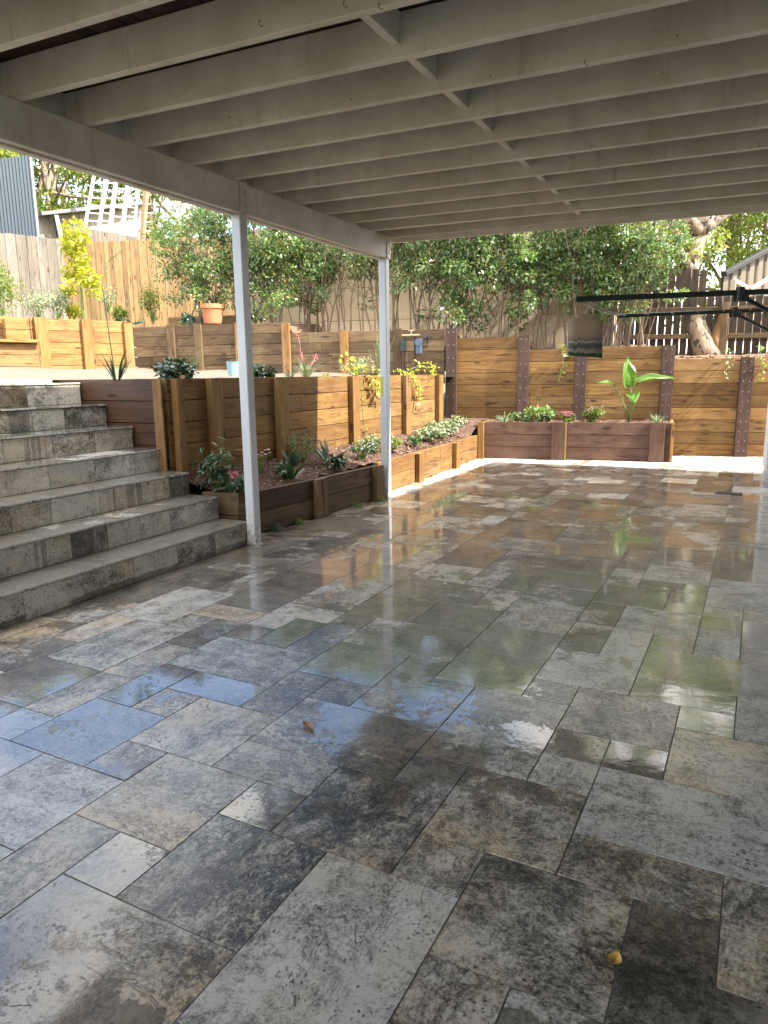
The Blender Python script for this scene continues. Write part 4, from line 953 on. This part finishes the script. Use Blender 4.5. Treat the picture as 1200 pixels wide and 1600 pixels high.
def vine(name, label, pts, n, ln, m, seed, spread=.1):
    r = random.Random(seed); t = thing(name, label, 'creeper', pts[0]); mb = MB(); mb.tube(pts, .004, 5, cap=False); mb.build('stems', M['green_stem'], t); mb = MB()
    for _ in range(n):
        f = r.random()*(len(pts)-1.001); i = int(f); p = V(pts[i]).lerp(V(pts[i+1]), f-i)+V((abs(r.gauss(0, spread*.5)), r.gauss(0, spread), r.gauss(0, spread*.5)))
        d = V((r.uniform(-.2, 1), r.uniform(-1, 1), r.uniform(-.6, .4))).normalized(); nr = V((.8, r.gauss(0, .4), .9+r.gauss(0, .4))).normalized()
        s_ = r.uniform(.6, 1.2); mb.leaf(p, d, nr, ln*s_, ln*.85*s_, (r.random(), r.random(), 0))
    mb.build('leaves', M[m], t); return t
vine('trailing_creeper', 'bright yellow green creeper spilling over the sunlit wall left of far post', [(-4.5, 7.85, 1.55), (-4.45, 8.0, 1.42), (-4.38, 8.15, 1.36), (-4.33, 8.3, 1.28), (-4.32, 8.35, 1.18), (-4.33, 8.38, 1.10)], 95, .065, 'leaf_yellow', 1, .09)
vine('trailing_creeper', 'thin trailing strand of creeper hanging down the sunlit wall face', [(-4.36, 7.98, 1.3), (-4.35, 7.97, 1.1), (-4.35, 7.99, .9), (-4.34, 8.0, .7)], 16, .045, 'leaf_light', 2, .03)
shrub('grey_shrub', 'pale grey green upright shrub behind the yellow creeper', (-4.7, 8.45, 1.33), .26, .24, 420, .03, .012, 'leaf_grey', 8, stems=14)
vine('trailing_creeper', 'yellow green creeper over the wall right of the far white post', [(-4.55, 9.3, 1.40), (-4.45, 9.45, 1.38), (-4.36, 9.5, 1.32), (-4.33, 9.6, 1.2), (-4.33, 9.7, 1.1), (-4.33, 9.66, .9)], 60, .06, 'leaf_yellow', 3, .06)
vine('trailing_creeper', 'pale leafy creeper on the wall top near the first dark post', [(-4.6, 9.9, 1.40), (-4.5, 10.1, 1.48), (-4.45, 10.3, 1.42), (-4.42, 10.45, 1.36)], 70, .05, 'leaf_yellow', 4, .1)
ro = thing('rosemary_bush', 'tall feathery pale green bush in front of the garden tap', 'shrub', (-4.95, 9.75, 1.3)); mb = MB(); r = random.Random(12); st_ = MB()
for k in range(26):
    a = V((-4.95+r.uniform(-.05, .05), 9.75+r.uniform(-.06, .06), 1.3)); e = a+V((r.uniform(-.14, .14), r.uniform(-.16, .16), r.uniform(.3, .68))); pts = stemcurve(a, e, r, .03, 6); st_.tube(pts, .003, 4, cap=False)
    for _ in range(42):
        f = r.uniform(.15, .999)*6; i = int(f); p = pts[i].lerp(pts[i+1], f-i); d = V((r.gauss(0, 1), r.gauss(0, 1), .9)).normalized(); mb.leaf(p, d, V((0, 0, 1)), .032, .006, (r.random(), r.random()*.9, 0))
mb.build('leaves', M['leaf_grey'], ro); st_.build('stems', M['green_stem'], ro)
# bed plants (in shade, front)
fx = shrub('leafy_shrub', 'dark leafy shrub with pointed leaves in the shaded bed corner', (-4.12, 4.78, .42), .15, .25, 240, .085, .024, 'leaf_dark', 20, stems=9)
shrub('green_sprout', 'taller pale sprig of lance leaves beside the dark corner shrub', (-4.10, 4.95, .42), .10, .42, 60, .10, .018, 'leaf_strap', 21, stems=5)
pk = thing('pink_flower', 'single large pink ruffled bloom beside the dark corner shrub', 'flower', (-3.92, 4.86, .46)); mb = MB(); r = random.Random(3)
for k in range(60):
    d = V((r.gauss(0, 1), r.gauss(0, 1), r.gauss(.2, .8))).normalized(); mb.leaf(V((-3.92, 4.86, .50))+d*.015, d, V((r.gauss(0, 1), r.gauss(0, 1), 1)).normalized(), .030, .024, (.5, .5, 0))
mb.build('petals', M['petal_pink'], pk); mb = MB(); mb.tube([(-3.92, 4.86, .36), (-3.92, 4.86, .5)], .006); mb.build('stem', M['green_stem'], pk)
shrub('low_shrub', 'low dark leafy clump at the corner of the low edging', (-3.86, 4.80, .375), .17, .10, 230, .075, .035, 'leaf_dark', 22, stems=8)
shrub('small_plant', 'small purple grey clump left of the front bird nest plant', (-3.95, 5.60, .40), .10, .11, 160, .05, .028, 'leaf_dark', 23, stems=6)
shrub('small_plant', 'tiny pale flowering sprig behind the near white post', (-4.15, 5.55, .42), .10, .20, 80, .022, .014, 'leaf_light', 24, stems=9, flower='petal_white', nfl=16)
strap('bird_nest_plant', 'broad leaved bird nest plant with long upright leaves nearest in bed', (-3.86, 5.62, .38), 8, .27, .05, 'leaf_strap', 25, (.7, 1.35), (.3, 1.0))
strap('bird_nest_plant', 'smaller dark broad leaved plant close against the shaded wall post', (-4.18, 6.15, .42), 5, .22, .06, 'leaf_blue', 26, (1.1, 1.5), (.1, .7))
strap('bird_nest_plant', 'large rosette of dark strap leaves in the middle of bed', (-3.98, 6.52, .42), 12, .30, .042, 'leaf_blue', 27, (.6, 1.4), (.3, 1.1))
shrub('small_plant', 'low leafy clump at the foot of the large rosette', (-3.84, 6.42, .40), .12, .10, 150, .06, .035, 'leaf_dark', 28, stems=6)
shrub('wispy_plant', 'wispy bush with tiny leaves behind the large rosette', (-4.22, 6.35, .43), .20, .38, 300, .022, .014, 'leaf_grey', 29, stems=14)
shrub('leafy_shrub', 'small reddish leafy bush where the bed turns sunny', (-3.92, 7.18, .42), .18, .16, 200, .05, .022, 'leaf_dark', 30, stems=10)
shrub('leafy_shrub', 'grey green leafy clump just left of the far white post', (-4.05, 7.7, .44), .19, .16, 240, .05, .03, 'leaf_grey', 31, stems=10)
shrub('leafy_shrub', 'low green clump just right of the far white post', (-3.98, 8.05, .42), .16, .13, 240, .05, .03, 'leaf_light', 32, stems=8)
shrub('small_plant', 'small low green plant alone on the sunny soil', (-3.96, 8.75, .42), .13, .09, 130, .05, .03, 'leaf_strap', 33, stems=6)
for k, (x, y, rd, hh, nn) in enumerate(((-4.0, 9.35, .22, .15, 330), (-4.05, 9.85, .23, .19, 360), (-4.1, 10.35, .22, .21, 330), (-4.18, 10.85, .20, .24, 300))):
    shrub('silver_ground_cover', ('nearest silvery leafy clump along the sunny bed', 'second silvery leafy clump along the sunny bed', 'third silvery leafy clump along the sunny bed', 'farthest silvery leafy clump by the dark wall post')[k], (x, y, .44), rd, hh, nn, .055, .035, 'leaf_grey', 40+k, 'silvery clumps in the sunny bed', stems=10)
# planter box plants
strap('spiky_plant', 'small pale spiky plant at the left end of planter box', (-3.50, 11.25, .57), 26, .22, .022, 'leaf_grey', 50, (.5, 1.3), (.2, .9), keep=.2)
shrub('leafy_shrub', 'blue green leafy clump in front of the second dark post', (-2.95, 11.42, .57), .29, .22, 480, .065, .05, 'leaf_hedge', 51, stems=10)
shrub('leafy_shrub', 'low dark clump left of the blue green one in box', (-3.25, 11.45, .57), .18, .13, 220, .055, .04, 'leaf_hedge', 57, stems=7)
shrub('flowering_shrub', 'bright green shrub with pale pink flowers in the planter box', (-2.15, 11.55, .57), .20, .24, 900, .045, .02, 'leaf_light', 52, stems=9, flower='petal_white', nfl=60)
shrub('small_plant', 'little pink tinted plant left of the flowering shrub', (-2.50, 11.45, .57), .17, .14, 380, .04, .016, 'leaf_light', 53, stems=8, flower='petal_pink', nfl=110)
strap('spiky_plant', 'small silvery spiky tuft at the right post of planter box', (-1.18, 11.6, .57), 50, .20, .012, 'leaf_grey', 54, (.5, 1.4), (.2, 1.0), keep=.2)
# elephant ear
ee = thing('elephant_ear_plant', 'tall plant with huge bright green leaves in the planter box', 'plant', (-1.60, 11.62, .54))
def bigleaf(parent, base, tip, up, ln, wd, seed, stalk):
    mb = MB(); mb.tube(stalk, [.014, .012, .009, .007][:len(stalk)], 6); mb.build('leaf_stalk', M['green_stem'], parent, smooth=True)
    base = V(base); d = (V(tip)-base).normalized(); up = V(up); side = d.cross(up).normalized(); up = side.cross(d)
    n, mws = 12, 5; mb = MB(); rows = []
    for i in range(n+1):
        t = i/n; w_ = wd*.5*(math.sin(math.pi*min(1, (t*.96+.04))**.62))**.8; bend = -.16*ln*(t-.25)**2*2; row = []
        for j in range(-mws, mws+1):
            s_ = j/mws; lobe = -.16*ln*(abs(s_)**1.5)*(1 if t < .25 else .4)
            row.append(base+d*(ln*t+lobe*(1-t))+side*(w_*s_)+up*(bend+abs(s_)*w_*.35+.012*math.sin(9*t+abs(s_)*5)))
        rows.append(row)
    for i in range(n):
        for j in range(2*mws):
            s0, s1 = j/(2*mws), (j+1)/(2*mws)
            mb.face([rows[i][j], rows[i][j+1], rows[i+1][j+1], rows[i+1][j]], [(i/n, s0), (i/n, s1), ((i+1)/n, s1), ((i+1)/n, s0)], (.3+.3*((i+j) % 2)*.3+.2, .2, 0))
    mb.build('leaf', M['leaf_big'], parent, smooth=True)
b_ = V((-1.60, 11.62, .54))
bigleaf(ee, b_+V((-.02, -.06, .62)), b_+V((-.06, -.05, 1.1)), (.5, -1, .2), .42, .22, 1, [b_, b_+V((.02, -.02, .35)), b_+V((.0, -.05, .6)), b_+V((-.02, -.06, .64))])
bigleaf(ee, b_+V((.14, -.10, .68)), b_+V((.66, -.05, .78)), (0, -.55, 1), .50, .17, 2, [b_, b_+V((.05, -.03, .3)), b_+V((.13, -.08, .6)), b_+V((.16, -.10, .69))])
bigleaf(ee, b_+V((-.26, -.1, .62)), b_+V((-.50, -.35, .70)), (0, -.3, 1), .28, .13, 3, [b_, b_+V((-.06, -.03, .25)), b_+V((-.18, -.08, .52)), b_+V((-.25, -.1, .62))])
bigleaf(ee, b_+V((.05, -.12, .48)), b_+V((.12, -.38, .36)), (0, -.8, .6), .26, .20, 4, [b_, b_+V((.02, -.04, .22)), b_+V((.04, -.09, .42)), b_+V((.05, -.12, .49))])
# creepers on the back wall
for k, (x, z0_, z1_, n, m, lb_) in enumerate(((-2.78, 1.72, 1.2, 34, 'leaf_light', 'green creeper strand hanging down the back wall left of the peg bag'), (-.35, 1.60, 1.25, 26, 'leaf_grey', 'pale creeper leaves left of the right hand dark post'), (.10, 1.66, 1.15, 34, 'leaf_light', 'creeper trailing right of the right hand dark post'))):
    vine('wall_creeper', lb_, [tuple(bw(x, .1, z0_+.05)), tuple(bw(x+.02, -.05, z0_+.02)), tuple(bw(x+.05, -.1, (z0_+z1_)/2)), tuple(bw(x-.02, -.1, z1_))], n, .06, m, 70+k, .07)
# upper beds at left
Z = 2.40
sx_ = lambda x, y, d: px(x, y, d)
yt_ = thing('young_tree', 'slender young tree with yellow green leaves before the fence corner', 'tree', sx_(130, 502, 13.6)); r = random.Random(31)
mb = MB(); mb.tube([sx_(130, 505, 13.6), sx_(128, 460, 13.6), sx_(122, 420, 13.6), sx_(116, 350, 13.6)], [.028, .022, .018, .01], 7); mb.build('trunk', M['green_stem'], yt_, smooth=True)
cl = [(sx_(x, y, 13.6+r.uniform(-.2, .2)), (s_, s_, s_*.9), w_, .6) for x, y, s_, w_ in ((116, 362, .24, 1.6), (112, 382, .22, 1.4), (122, 402, .22, 1.2), (126, 425, .20, 1), (138, 432, .18, 1), (108, 450, .15, .7), (146, 452, .14, .5), (104, 425, .1, .4))]
mb = MB(); leafcloud(mb, cl, 620, .13, .075, r, shell=.2); mb.build('crown', M['leaf_yellow'], yt_)
def upshrub(label, x, y, d, rad, h, n, ln, m, seed, name='garden_shrub'):
    return shrub(name, label, sx_(x, y, d), rad, h, n, ln, ln*.45, m, seed, stems=10)
upshrub('tall bright green shrub cut by the left photo edge', 8, 498, 12.6, .42, 1.15, 1900, .06, 'leaf_light', 61)
upshrub('low white green shrub before the grey fence', 60, 497, 13.3, .42, .50, 900, .05, 'leaf_grey', 62)
upshrub('taller white green shrub right of centre of grey fence', 92, 500, 13.6, .26, .62, 700, .05, 'leaf_grey', 63)
upshrub('pale feathery shrub against the golden fence', 170, 488, 15.2, .20, .55, 420, .045, 'leaf_grey', 64)
upshrub('small bright green tuft on the wall top', 187, 502, 14.2, .16, .24, 300, .09, 'leaf_light', 65, 'grass_tuft')
upshrub('small cone shaped shrub before the golden fence', 240, 504, 14.2, .24, .72, 1400, .045, 'leaf_light', 66, 'conical_shrub')
strap('succulent', 'dark spiky succulent above the corner of the walls', sx_(208, 506, 13.5), 14, .28, .05, 'leaf_blue', 67, (.2, .8), (.1, .5), keep=.2)
shrub('succulent', 'dusty green rosette left of the terracotta pot', sx_(298, 505, 13.3), .16, .16, 260, .06, .04, 'leaf_blue', 68, stems=6)
shrub('small_plant', 'small yellowish seedling under the young tree', sx_(117, 498, 13.9), .2, .25, 160, .1, .05, 'leaf_yellow', 69, stems=5)
# moss and weeds at the foot of the shaded edging
for k, (x, y, lb_) in enumerate(((-3.62, 5.02, 'mossy weeds at the foot of the near end of shaded edging'), (-3.60, 5.35, 'tiny weeds midway along the shaded edging'), (-3.49, 6.30, 'small weeds by the second shaded edging post'), (-3.47, 6.72, 'tiny green weed right at the far white post'))):
    shrub('weed', lb_, (x, y, .0), .07, .05, 120, .02, .012, 'leaf_light' if k else 'leaf_dark', 80+k, stems=5, cat='weed', flower=None)
# leaf litter on the bed, uncountable
mb = MB(); r = random.Random(77)
for _ in range(5200):
    y = r.uniform(4.7, 11.2); u = r.random(); p = V(bedfn(u, (y-4.7)/6.5)); p.z += .012
    d = V((r.gauss(0, 1), r.gauss(0, 1), r.gauss(0, .25))).normalized(); mb.leaf(p, d, V((r.gauss(0, .3), r.gauss(0, .3), 1)).normalized(), r.uniform(.02, .055), r.uniform(.008, .02), (r.random(), r.random(), 0))
for _ in range(1500):
    u, v_ = r.random(), r.random(); p = V((-3.75, 10.95, .575))+V((2.80, .54, 0))*u+V((-.3, .9, 0))*v_*.9
    d = V((r.gauss(0, 1), r.gauss(0, 1), r.gauss(0, .25))).normalized(); mb.leaf(p, d, V((r.gauss(0, .3), r.gauss(0, .3), 1)).normalized(), r.uniform(.02, .05), r.uniform(.008, .02), (r.random(), r.random(), 0))
m_, nt_, p_ = mat('bark_chips'); t_a = attr(nt_); L(nt_, ramp(nt_, t_a[0], [(0, (.06, .025, .015)), (.5, (.12, .058, .038)), (.85, (.22, .135, .09)), (1, (.42, .34, .28))]), p_.inputs['Base Color']); p_.inputs['Roughness'].default_value = .85; M['chips'] = m_
tag(mb.build('bark_chips', M['chips']), 'loose brown bark chips scattered over the planter bed soil', 'mulch', kind='stuff')
mb = MB()
for _ in range(1600):
    x = r.uniform(-2.2, 2.0); q = bw(x, r.uniform(.1, 1.9)); zb_ = 1.56 if x > -1.25 else 1.74
    mb.leaf(V((q.x, q.y, zb_-.03+r.uniform(0, .04))), V((r.gauss(0, 1), r.gauss(0, 1), .1)).normalized(), V((r.gauss(0, .4), r.gauss(0, .4), 1)).normalized(), r.uniform(.05, .1), r.uniform(.02, .04), (r.uniform(.4, 1), r.random(), 0))
tag(mb.build('leaf_litter', M['chips']), 'dry leaf litter on the raised ground under the mottled tree', 'leaf litter', kind='stuff')

# ================================================================== SMALL OBJECTS
# terracotta pot
pp = px(333, 507, 13.3); pt = thing('terracotta_pot', 'large terracotta pot standing on the upper sleeper wall', 'pot', (pp.x, pp.y, 2.29))
mb = MB(); mb.lathe([(0, .0), (.145, 0), (.16, .02), (.205, .28), (.225, .285), (.225, .36), (.20, .365), (.19, .33), (.0, .32)], (pp.x, pp.y, 2.31), 28); mb.build('pot_body', M['terracotta'], pt, smooth=False)
mb = MB(); mb.tube([(pp.x-.05, pp.y, 2.62), (pp.x-.06, pp.y, 2.75)], [.02, .012], 7); mb.build('dead_stem', M['bark'], pt)
# pale blue tub
tb = px(364, 580, 8.35); mb = MB(); mb.lathe([(0, 0), (.055, 0), (.075, .17), (.08, .175), (.07, .172), (.05, .02)], (tb.x, tb.y, 1.35), 20)
tag(mb.build('plastic_tub', M['paleblue']), 'small pale blue plastic tub on the gravel by the near post', 'tub')
# garden tap with timer
q = bw(-5.15, -.0); gt = thing('garden_tap', 'garden tap with timer and black hose pipes on the upper wall', 'tap', (q.x, q.y, 1.5))
def tp_(x, off, z): return bw(x, off, z)
mb = MB(); mb.tube([tp_(-5.15, -.08, 1.3), tp_(-5.15, -.08, 1.98)], .016); mb.tube([tp_(-5.33, -.09, 1.3), tp_(-5.32, -.09, 1.85), tp_(-5.30, -.1, 1.97)], .013); mb.build('pipe', M['black'], gt)
mb = MB(); mb.tube([tp_(-5.36, -.10, 2.0), tp_(-5.06, -.10, 2.0)], .018); mb.tube([tp_(-5.2, -.1, 2.0), tp_(-5.2, -.1, 2.08)], .014); mb.tube([tp_(-5.25, -.1, 2.08), tp_(-5.15, -.1, 2.08)], .01); mb.build('tap_manifold', M['brass'], gt)
mb = MB(); mb.bar(tp_(-5.07, -.12, 1.70), tp_(-5.07, -.12, 1.94), .11, .08, (0, 1, 0), .015); mb.tube([tp_(-5.07, -.10, 1.88), tp_(-5.07, -.19, 1.88)], .06, 14); mb.build('timer_box', M['tap_blue'], gt)
mb = MB(); mb.bar(tp_(-5.34, -.13, 1.74), tp_(-5.34, -.13, 1.93), .10, .07, (0, 1, 0), .02); mb.build('filter', M['green_metal'], gt)
mb = MB(); mb.tube([tp_(-5.0, -.1, 1.92), tp_(-4.9, -.13, 1.97), tp_(-4.84, -.13, 1.97)], .018); mb.tube([tp_(-4.93, -.12, 1.96), tp_(-4.93, -.12, 1.84)], .014); mb.build('hose_tap', M['black'], gt)
# clothesline
cl_ = thing('clothesline', 'wall mounted dark green folding clothesline with thin cords', 'clothesline', (1.2, 6.5, 1.85))
ya, yb, za, zb_, xl = 4.95, 7.13, 1.835, 1.870, -1.06
def armz(base, x): return base+.012*(x-xl)
for (y0_, z0_, xl_, rr) in ((4.93, 1.824, -1.058, .0125), (7.10, 1.862, -1.128, .0125)):
    y1_ = y0_+.50*(1.2-xl_)/1.18*1.0; 
    mb = MB(); a_ = V((xl_, y0_, z0_)); e_ = V((1.2, y0_+.50*(1.2-xl_), z0_+.035*(1.2-xl_)/1.15))
    mb.bar(a_, e_, .025, .035, (0, 0, 1), .006); mb.build('arm', M['green_metal'], cl_)
    f_ = .97/(1.2-xl_); c_ = a_.lerp(e_, f_); mb = MB(); mb.tube([c_-V((0, 0, .055)), c_+V((0, 0, .035))], .028, 10); mb.bar(c_+V((-.04, 0, -.03)), c_+V((.05, .02, -.03)), .045, .05, (0, 0, 1), .008); mb.build('bracket', M['black'], cl_)
    mb = MB(); s0 = c_+V((.02, 0, -.03)); s1 = V((1.2, e_.y-.02, s0.z-.72)); mb.bar(s0, s1, .022, .025, (0, 0, 1), .005); mb.build('strut', M['green_metal'], cl_)
mb = MB()
for k, f in enumerate((.0, .03, .13, .24, .35, .46, .57, .70, .84)):
    x = -1.058+1.9*f; a_ = V((x, 4.93+.5*(x+1.058), 1.822+.03*(x+1.058))); x2 = x-.06; e_ = V((x2, 7.10+.5*(x2+1.128), 1.862+.03*(x2+1.128)))
    m2 = (a_+e_)/2-V((0, 0, .018)); mb.tube([a_, (a_+m2)/2-V((0, 0, .006)), m2, (e_+m2)/2-V((0, 0, .006)), e_], .0028 if k else .004, 5)
mb.build('cords', M['cord'], cl_)
# peg bag
m_, nt_, p_ = mat('printed_peg_bag'); tcg = N(nt_, 'ShaderNodeTexCoord').outputs['UV']; sx1 = N(nt_, 'ShaderNodeSeparateXYZ'); L(nt_, tcg, sx1.inputs[0])
vv = sx1.outputs[1]; hill = noise(nt_, comb(nt_, math_(nt_, 'MULTIPLY', sx1.outputs[0], 3), 0, 0), 2.5, 4); 
lv = math_(nt_, 'ADD', vv, math_(nt_, 'MULTIPLY', math_(nt_, 'SUBTRACT', hill, .5), .28))
cc = ramp(nt_, lv, [(0, (.02, .075, .035)), (.075, (.02, .075, .035)), (.085, (.30, .25, .18)), (.16, (.20, .165, .12)), (.20, (.07, .07, .068)), (.30, (.09, .10, .09)), (.31, (.42, .35, .27)), (.36, (.16, .13, .11)), (.45, (.28, .20, .15)), (.52, (.33, .235, .155)), (1, (.36, .265, .175))])
fl = mapr(nt_, noise(nt_, tcg, 40, 2), .58, .63); cc = mix(nt_, math_(nt_, 'MULTIPLY', fl, mapr(nt_, vv, .22, .18, 0, .6)), cc, (.03, .03, .03))
L(nt_, cc, p_.inputs['Base Color']); p_.inputs['Roughness'].default_value = .85; L(nt_, bump(nt_, noise(nt_, tcg, 90, 2), .3, .002), p_.inputs['Normal'])
bp = px(917, 488, 5.0); pb = thing('peg_bag', 'brown printed fabric peg bag hanging from the clothesline end', 'peg bag', bp)
wx = CR.copy(); wx.z = 0; wx.normalize(); wy = V((-wx.y, wx.x, 0)); mb = MB(); prof = [(0, .012, .008), (.014, .030, .012), (.036, .072, .022), (.050, .104, .03), (.068, .120, .038), (.16, .118, .05), (.24, .119, .055), (.285, .123, .05), (.305, .126, .03)]
nseg = 36; rows = []
for (dz, hw, hd_) in prof:
    row = []
    for k in range(nseg):
        a = 2*math.pi*k/nseg; f_ = 1+.10*math.sin(5*a+dz*9)*min(1, dz*8); row.append(bp+wx*(math.copysign(abs(math.cos(a))**.7, math.cos(a))*hw)+wy*(math.sin(a)*hd_*f_)+V((0, 0, -dz-(.012*math.cos(a) if dz > .28 else 0))))
    rows.append(row)
for i in range(len(rows)-1):
    for k in range(nseg):
        k2 = (k+1) % nseg; v0 = 1-prof[i][0]/.305; v1 = 1-prof[i+1][0]/.305; uu = lambda a: .5+.5*math.cos(2*math.pi*a/nseg)
        mb.face([rows[i][k], rows[i+1][k], rows[i+1][k2], rows[i][k2]], [(uu(k), v0), (uu(k), v1), (uu(k2), v1), (uu(k2), v0)])
mb.face(rows[-1], [(.5, 0)]*nseg); mb.build('bag_body', m_, pb, smooth=True)
mb = MB(); hkp = [(0, -.01), (0, .02), (.012, .034), (.012, .05), (0, .058), (-.010, .05)]
mb.tube([bp+wx*x+V((0, 0, z)) for x, z in hkp], .002, 6); mb.build('hook', M['steel'], pb)
mb = MB(); mb.tube([bp-wy*.03+wx*x+V((0, 0, -.095-.03*(1-(x/.07)**2))) for x in (-.07, -.05, -.02, .02, .05, .07)], .0035, 6); mb.build('pocket_seam', M['darkgap'], pb)
# drain grates
def grate(label, c, lx, ly, ang, m):
    t = thing('drain_grate', label, 'drain', c); c = V(c); ux = V((math.cos(ang), math.sin(ang), 0)); uy = V((-ux.y, ux.x, 0)); mb = MB()
    for s_ in (-1, 1):
        mb.bar(c+uy*s_*ly/2-ux*lx/2, c+uy*s_*ly/2+ux*lx/2, .012, .006); mb.bar(c+ux*s_*lx/2-uy*ly/2, c+ux*s_*lx/2+uy*ly/2, .012, .006)
    mb.build('frame', m, t); mb = MB(); n = int(lx/.022)
    for k in range(1, n): mb.bar(c+ux*(-lx/2+lx*k/n)-uy*ly/2, c+ux*(-lx/2+lx*k/n)+uy*ly/2, .009, .005)
    mb.build('bars', m, t); mb = MB(); mb.face([c+ux*a+uy*b+V((0, 0, -.002)) for a, b in ((-lx/2, -ly/2), (lx/2, -ly/2), (lx/2, ly/2), (-lx/2, ly/2))]); mb.build('sump', M['darkgap'], t)
grate('dark slotted drain grate in the wet paving at right', (-.09, 8.66, .005), .26, .15, -.05, M['grate'])
grate('pale square drain grate in the sunny strip behind the far post', (-3.48, 7.48, .005), .22, .22, 0, M['steel'])
# fallen leaves
def fallen(label, c, ln, wd, az, m, curl=.3):
    c = V(c); d = V((math.cos(az), math.sin(az), 0)); s_ = V((-d.y, d.x, 0)); mb = MB(); n = 8; rows = []
    for i in range(n+1):
        t = i/n; w_ = wd*.5*math.sin(math.pi*min(1, t*.95+.03))**.8; zc = curl*ln*(t-.5)**2*1.2+.003
        rows.append([c+d*(ln*(t-.5))+s_*w_*j+V((0, 0, zc+abs(j)*w_*.55)) for j in (-1, -.5, 0, .5, 1)])
    for i in range(n):
        for j in range(4): mb.face([rows[i][j], rows[i][j+1], rows[i+1][j+1], rows[i+1][j]])
    t = thing('fallen_leaf', label, 'leaf', c); mb.build('leaf_blade', m, t, smooth=True)
    mb = MB(); mb.tube([rows[-1][2], rows[-1][2]+d*ln*.18], .0012, 5); mb.build('leaf_stem', m, t)
fallen('brown curled leaf lying in the blue puddle reflection', (-1.428, 2.137, .001), .075, .034, -.5, M['dryleaf'])
fallen('crumpled yellow leaf on the paving at lower right', (-.174, 1.497, .001), .042, .032, 1.3, M['yleaf'], .8)
fallen('tiny orange leaf on the fourth step', (X0-TR*2-.12, 3.62, RI*3+.002), .045, .02, .4, M['dryleaf'])
mb = MB(); r = random.Random(404)
for _ in range(260):
    x = r.uniform(-3.4, .6); y = r.uniform(.9, 10.4); p = V((x, y, .0015)); s_ = r.choice([.006, .008, .012, .018])
    if (abs(x+1.43) < .2 and abs(y-2.1) < .2): continue
    mb.leaf(p, V((r.gauss(0, 1), r.gauss(0, 1), 0)).normalized(), V((0, 0, 1)), s_, s_*.35, (r.uniform(0, .6), r.random(), 0))
tag(mb.build('paving_grit', M['chips']), 'scattered tiny leaf bits and grit on the wet paving', 'debris', kind='stuff')
print('objects', len(bpy.data.objects))
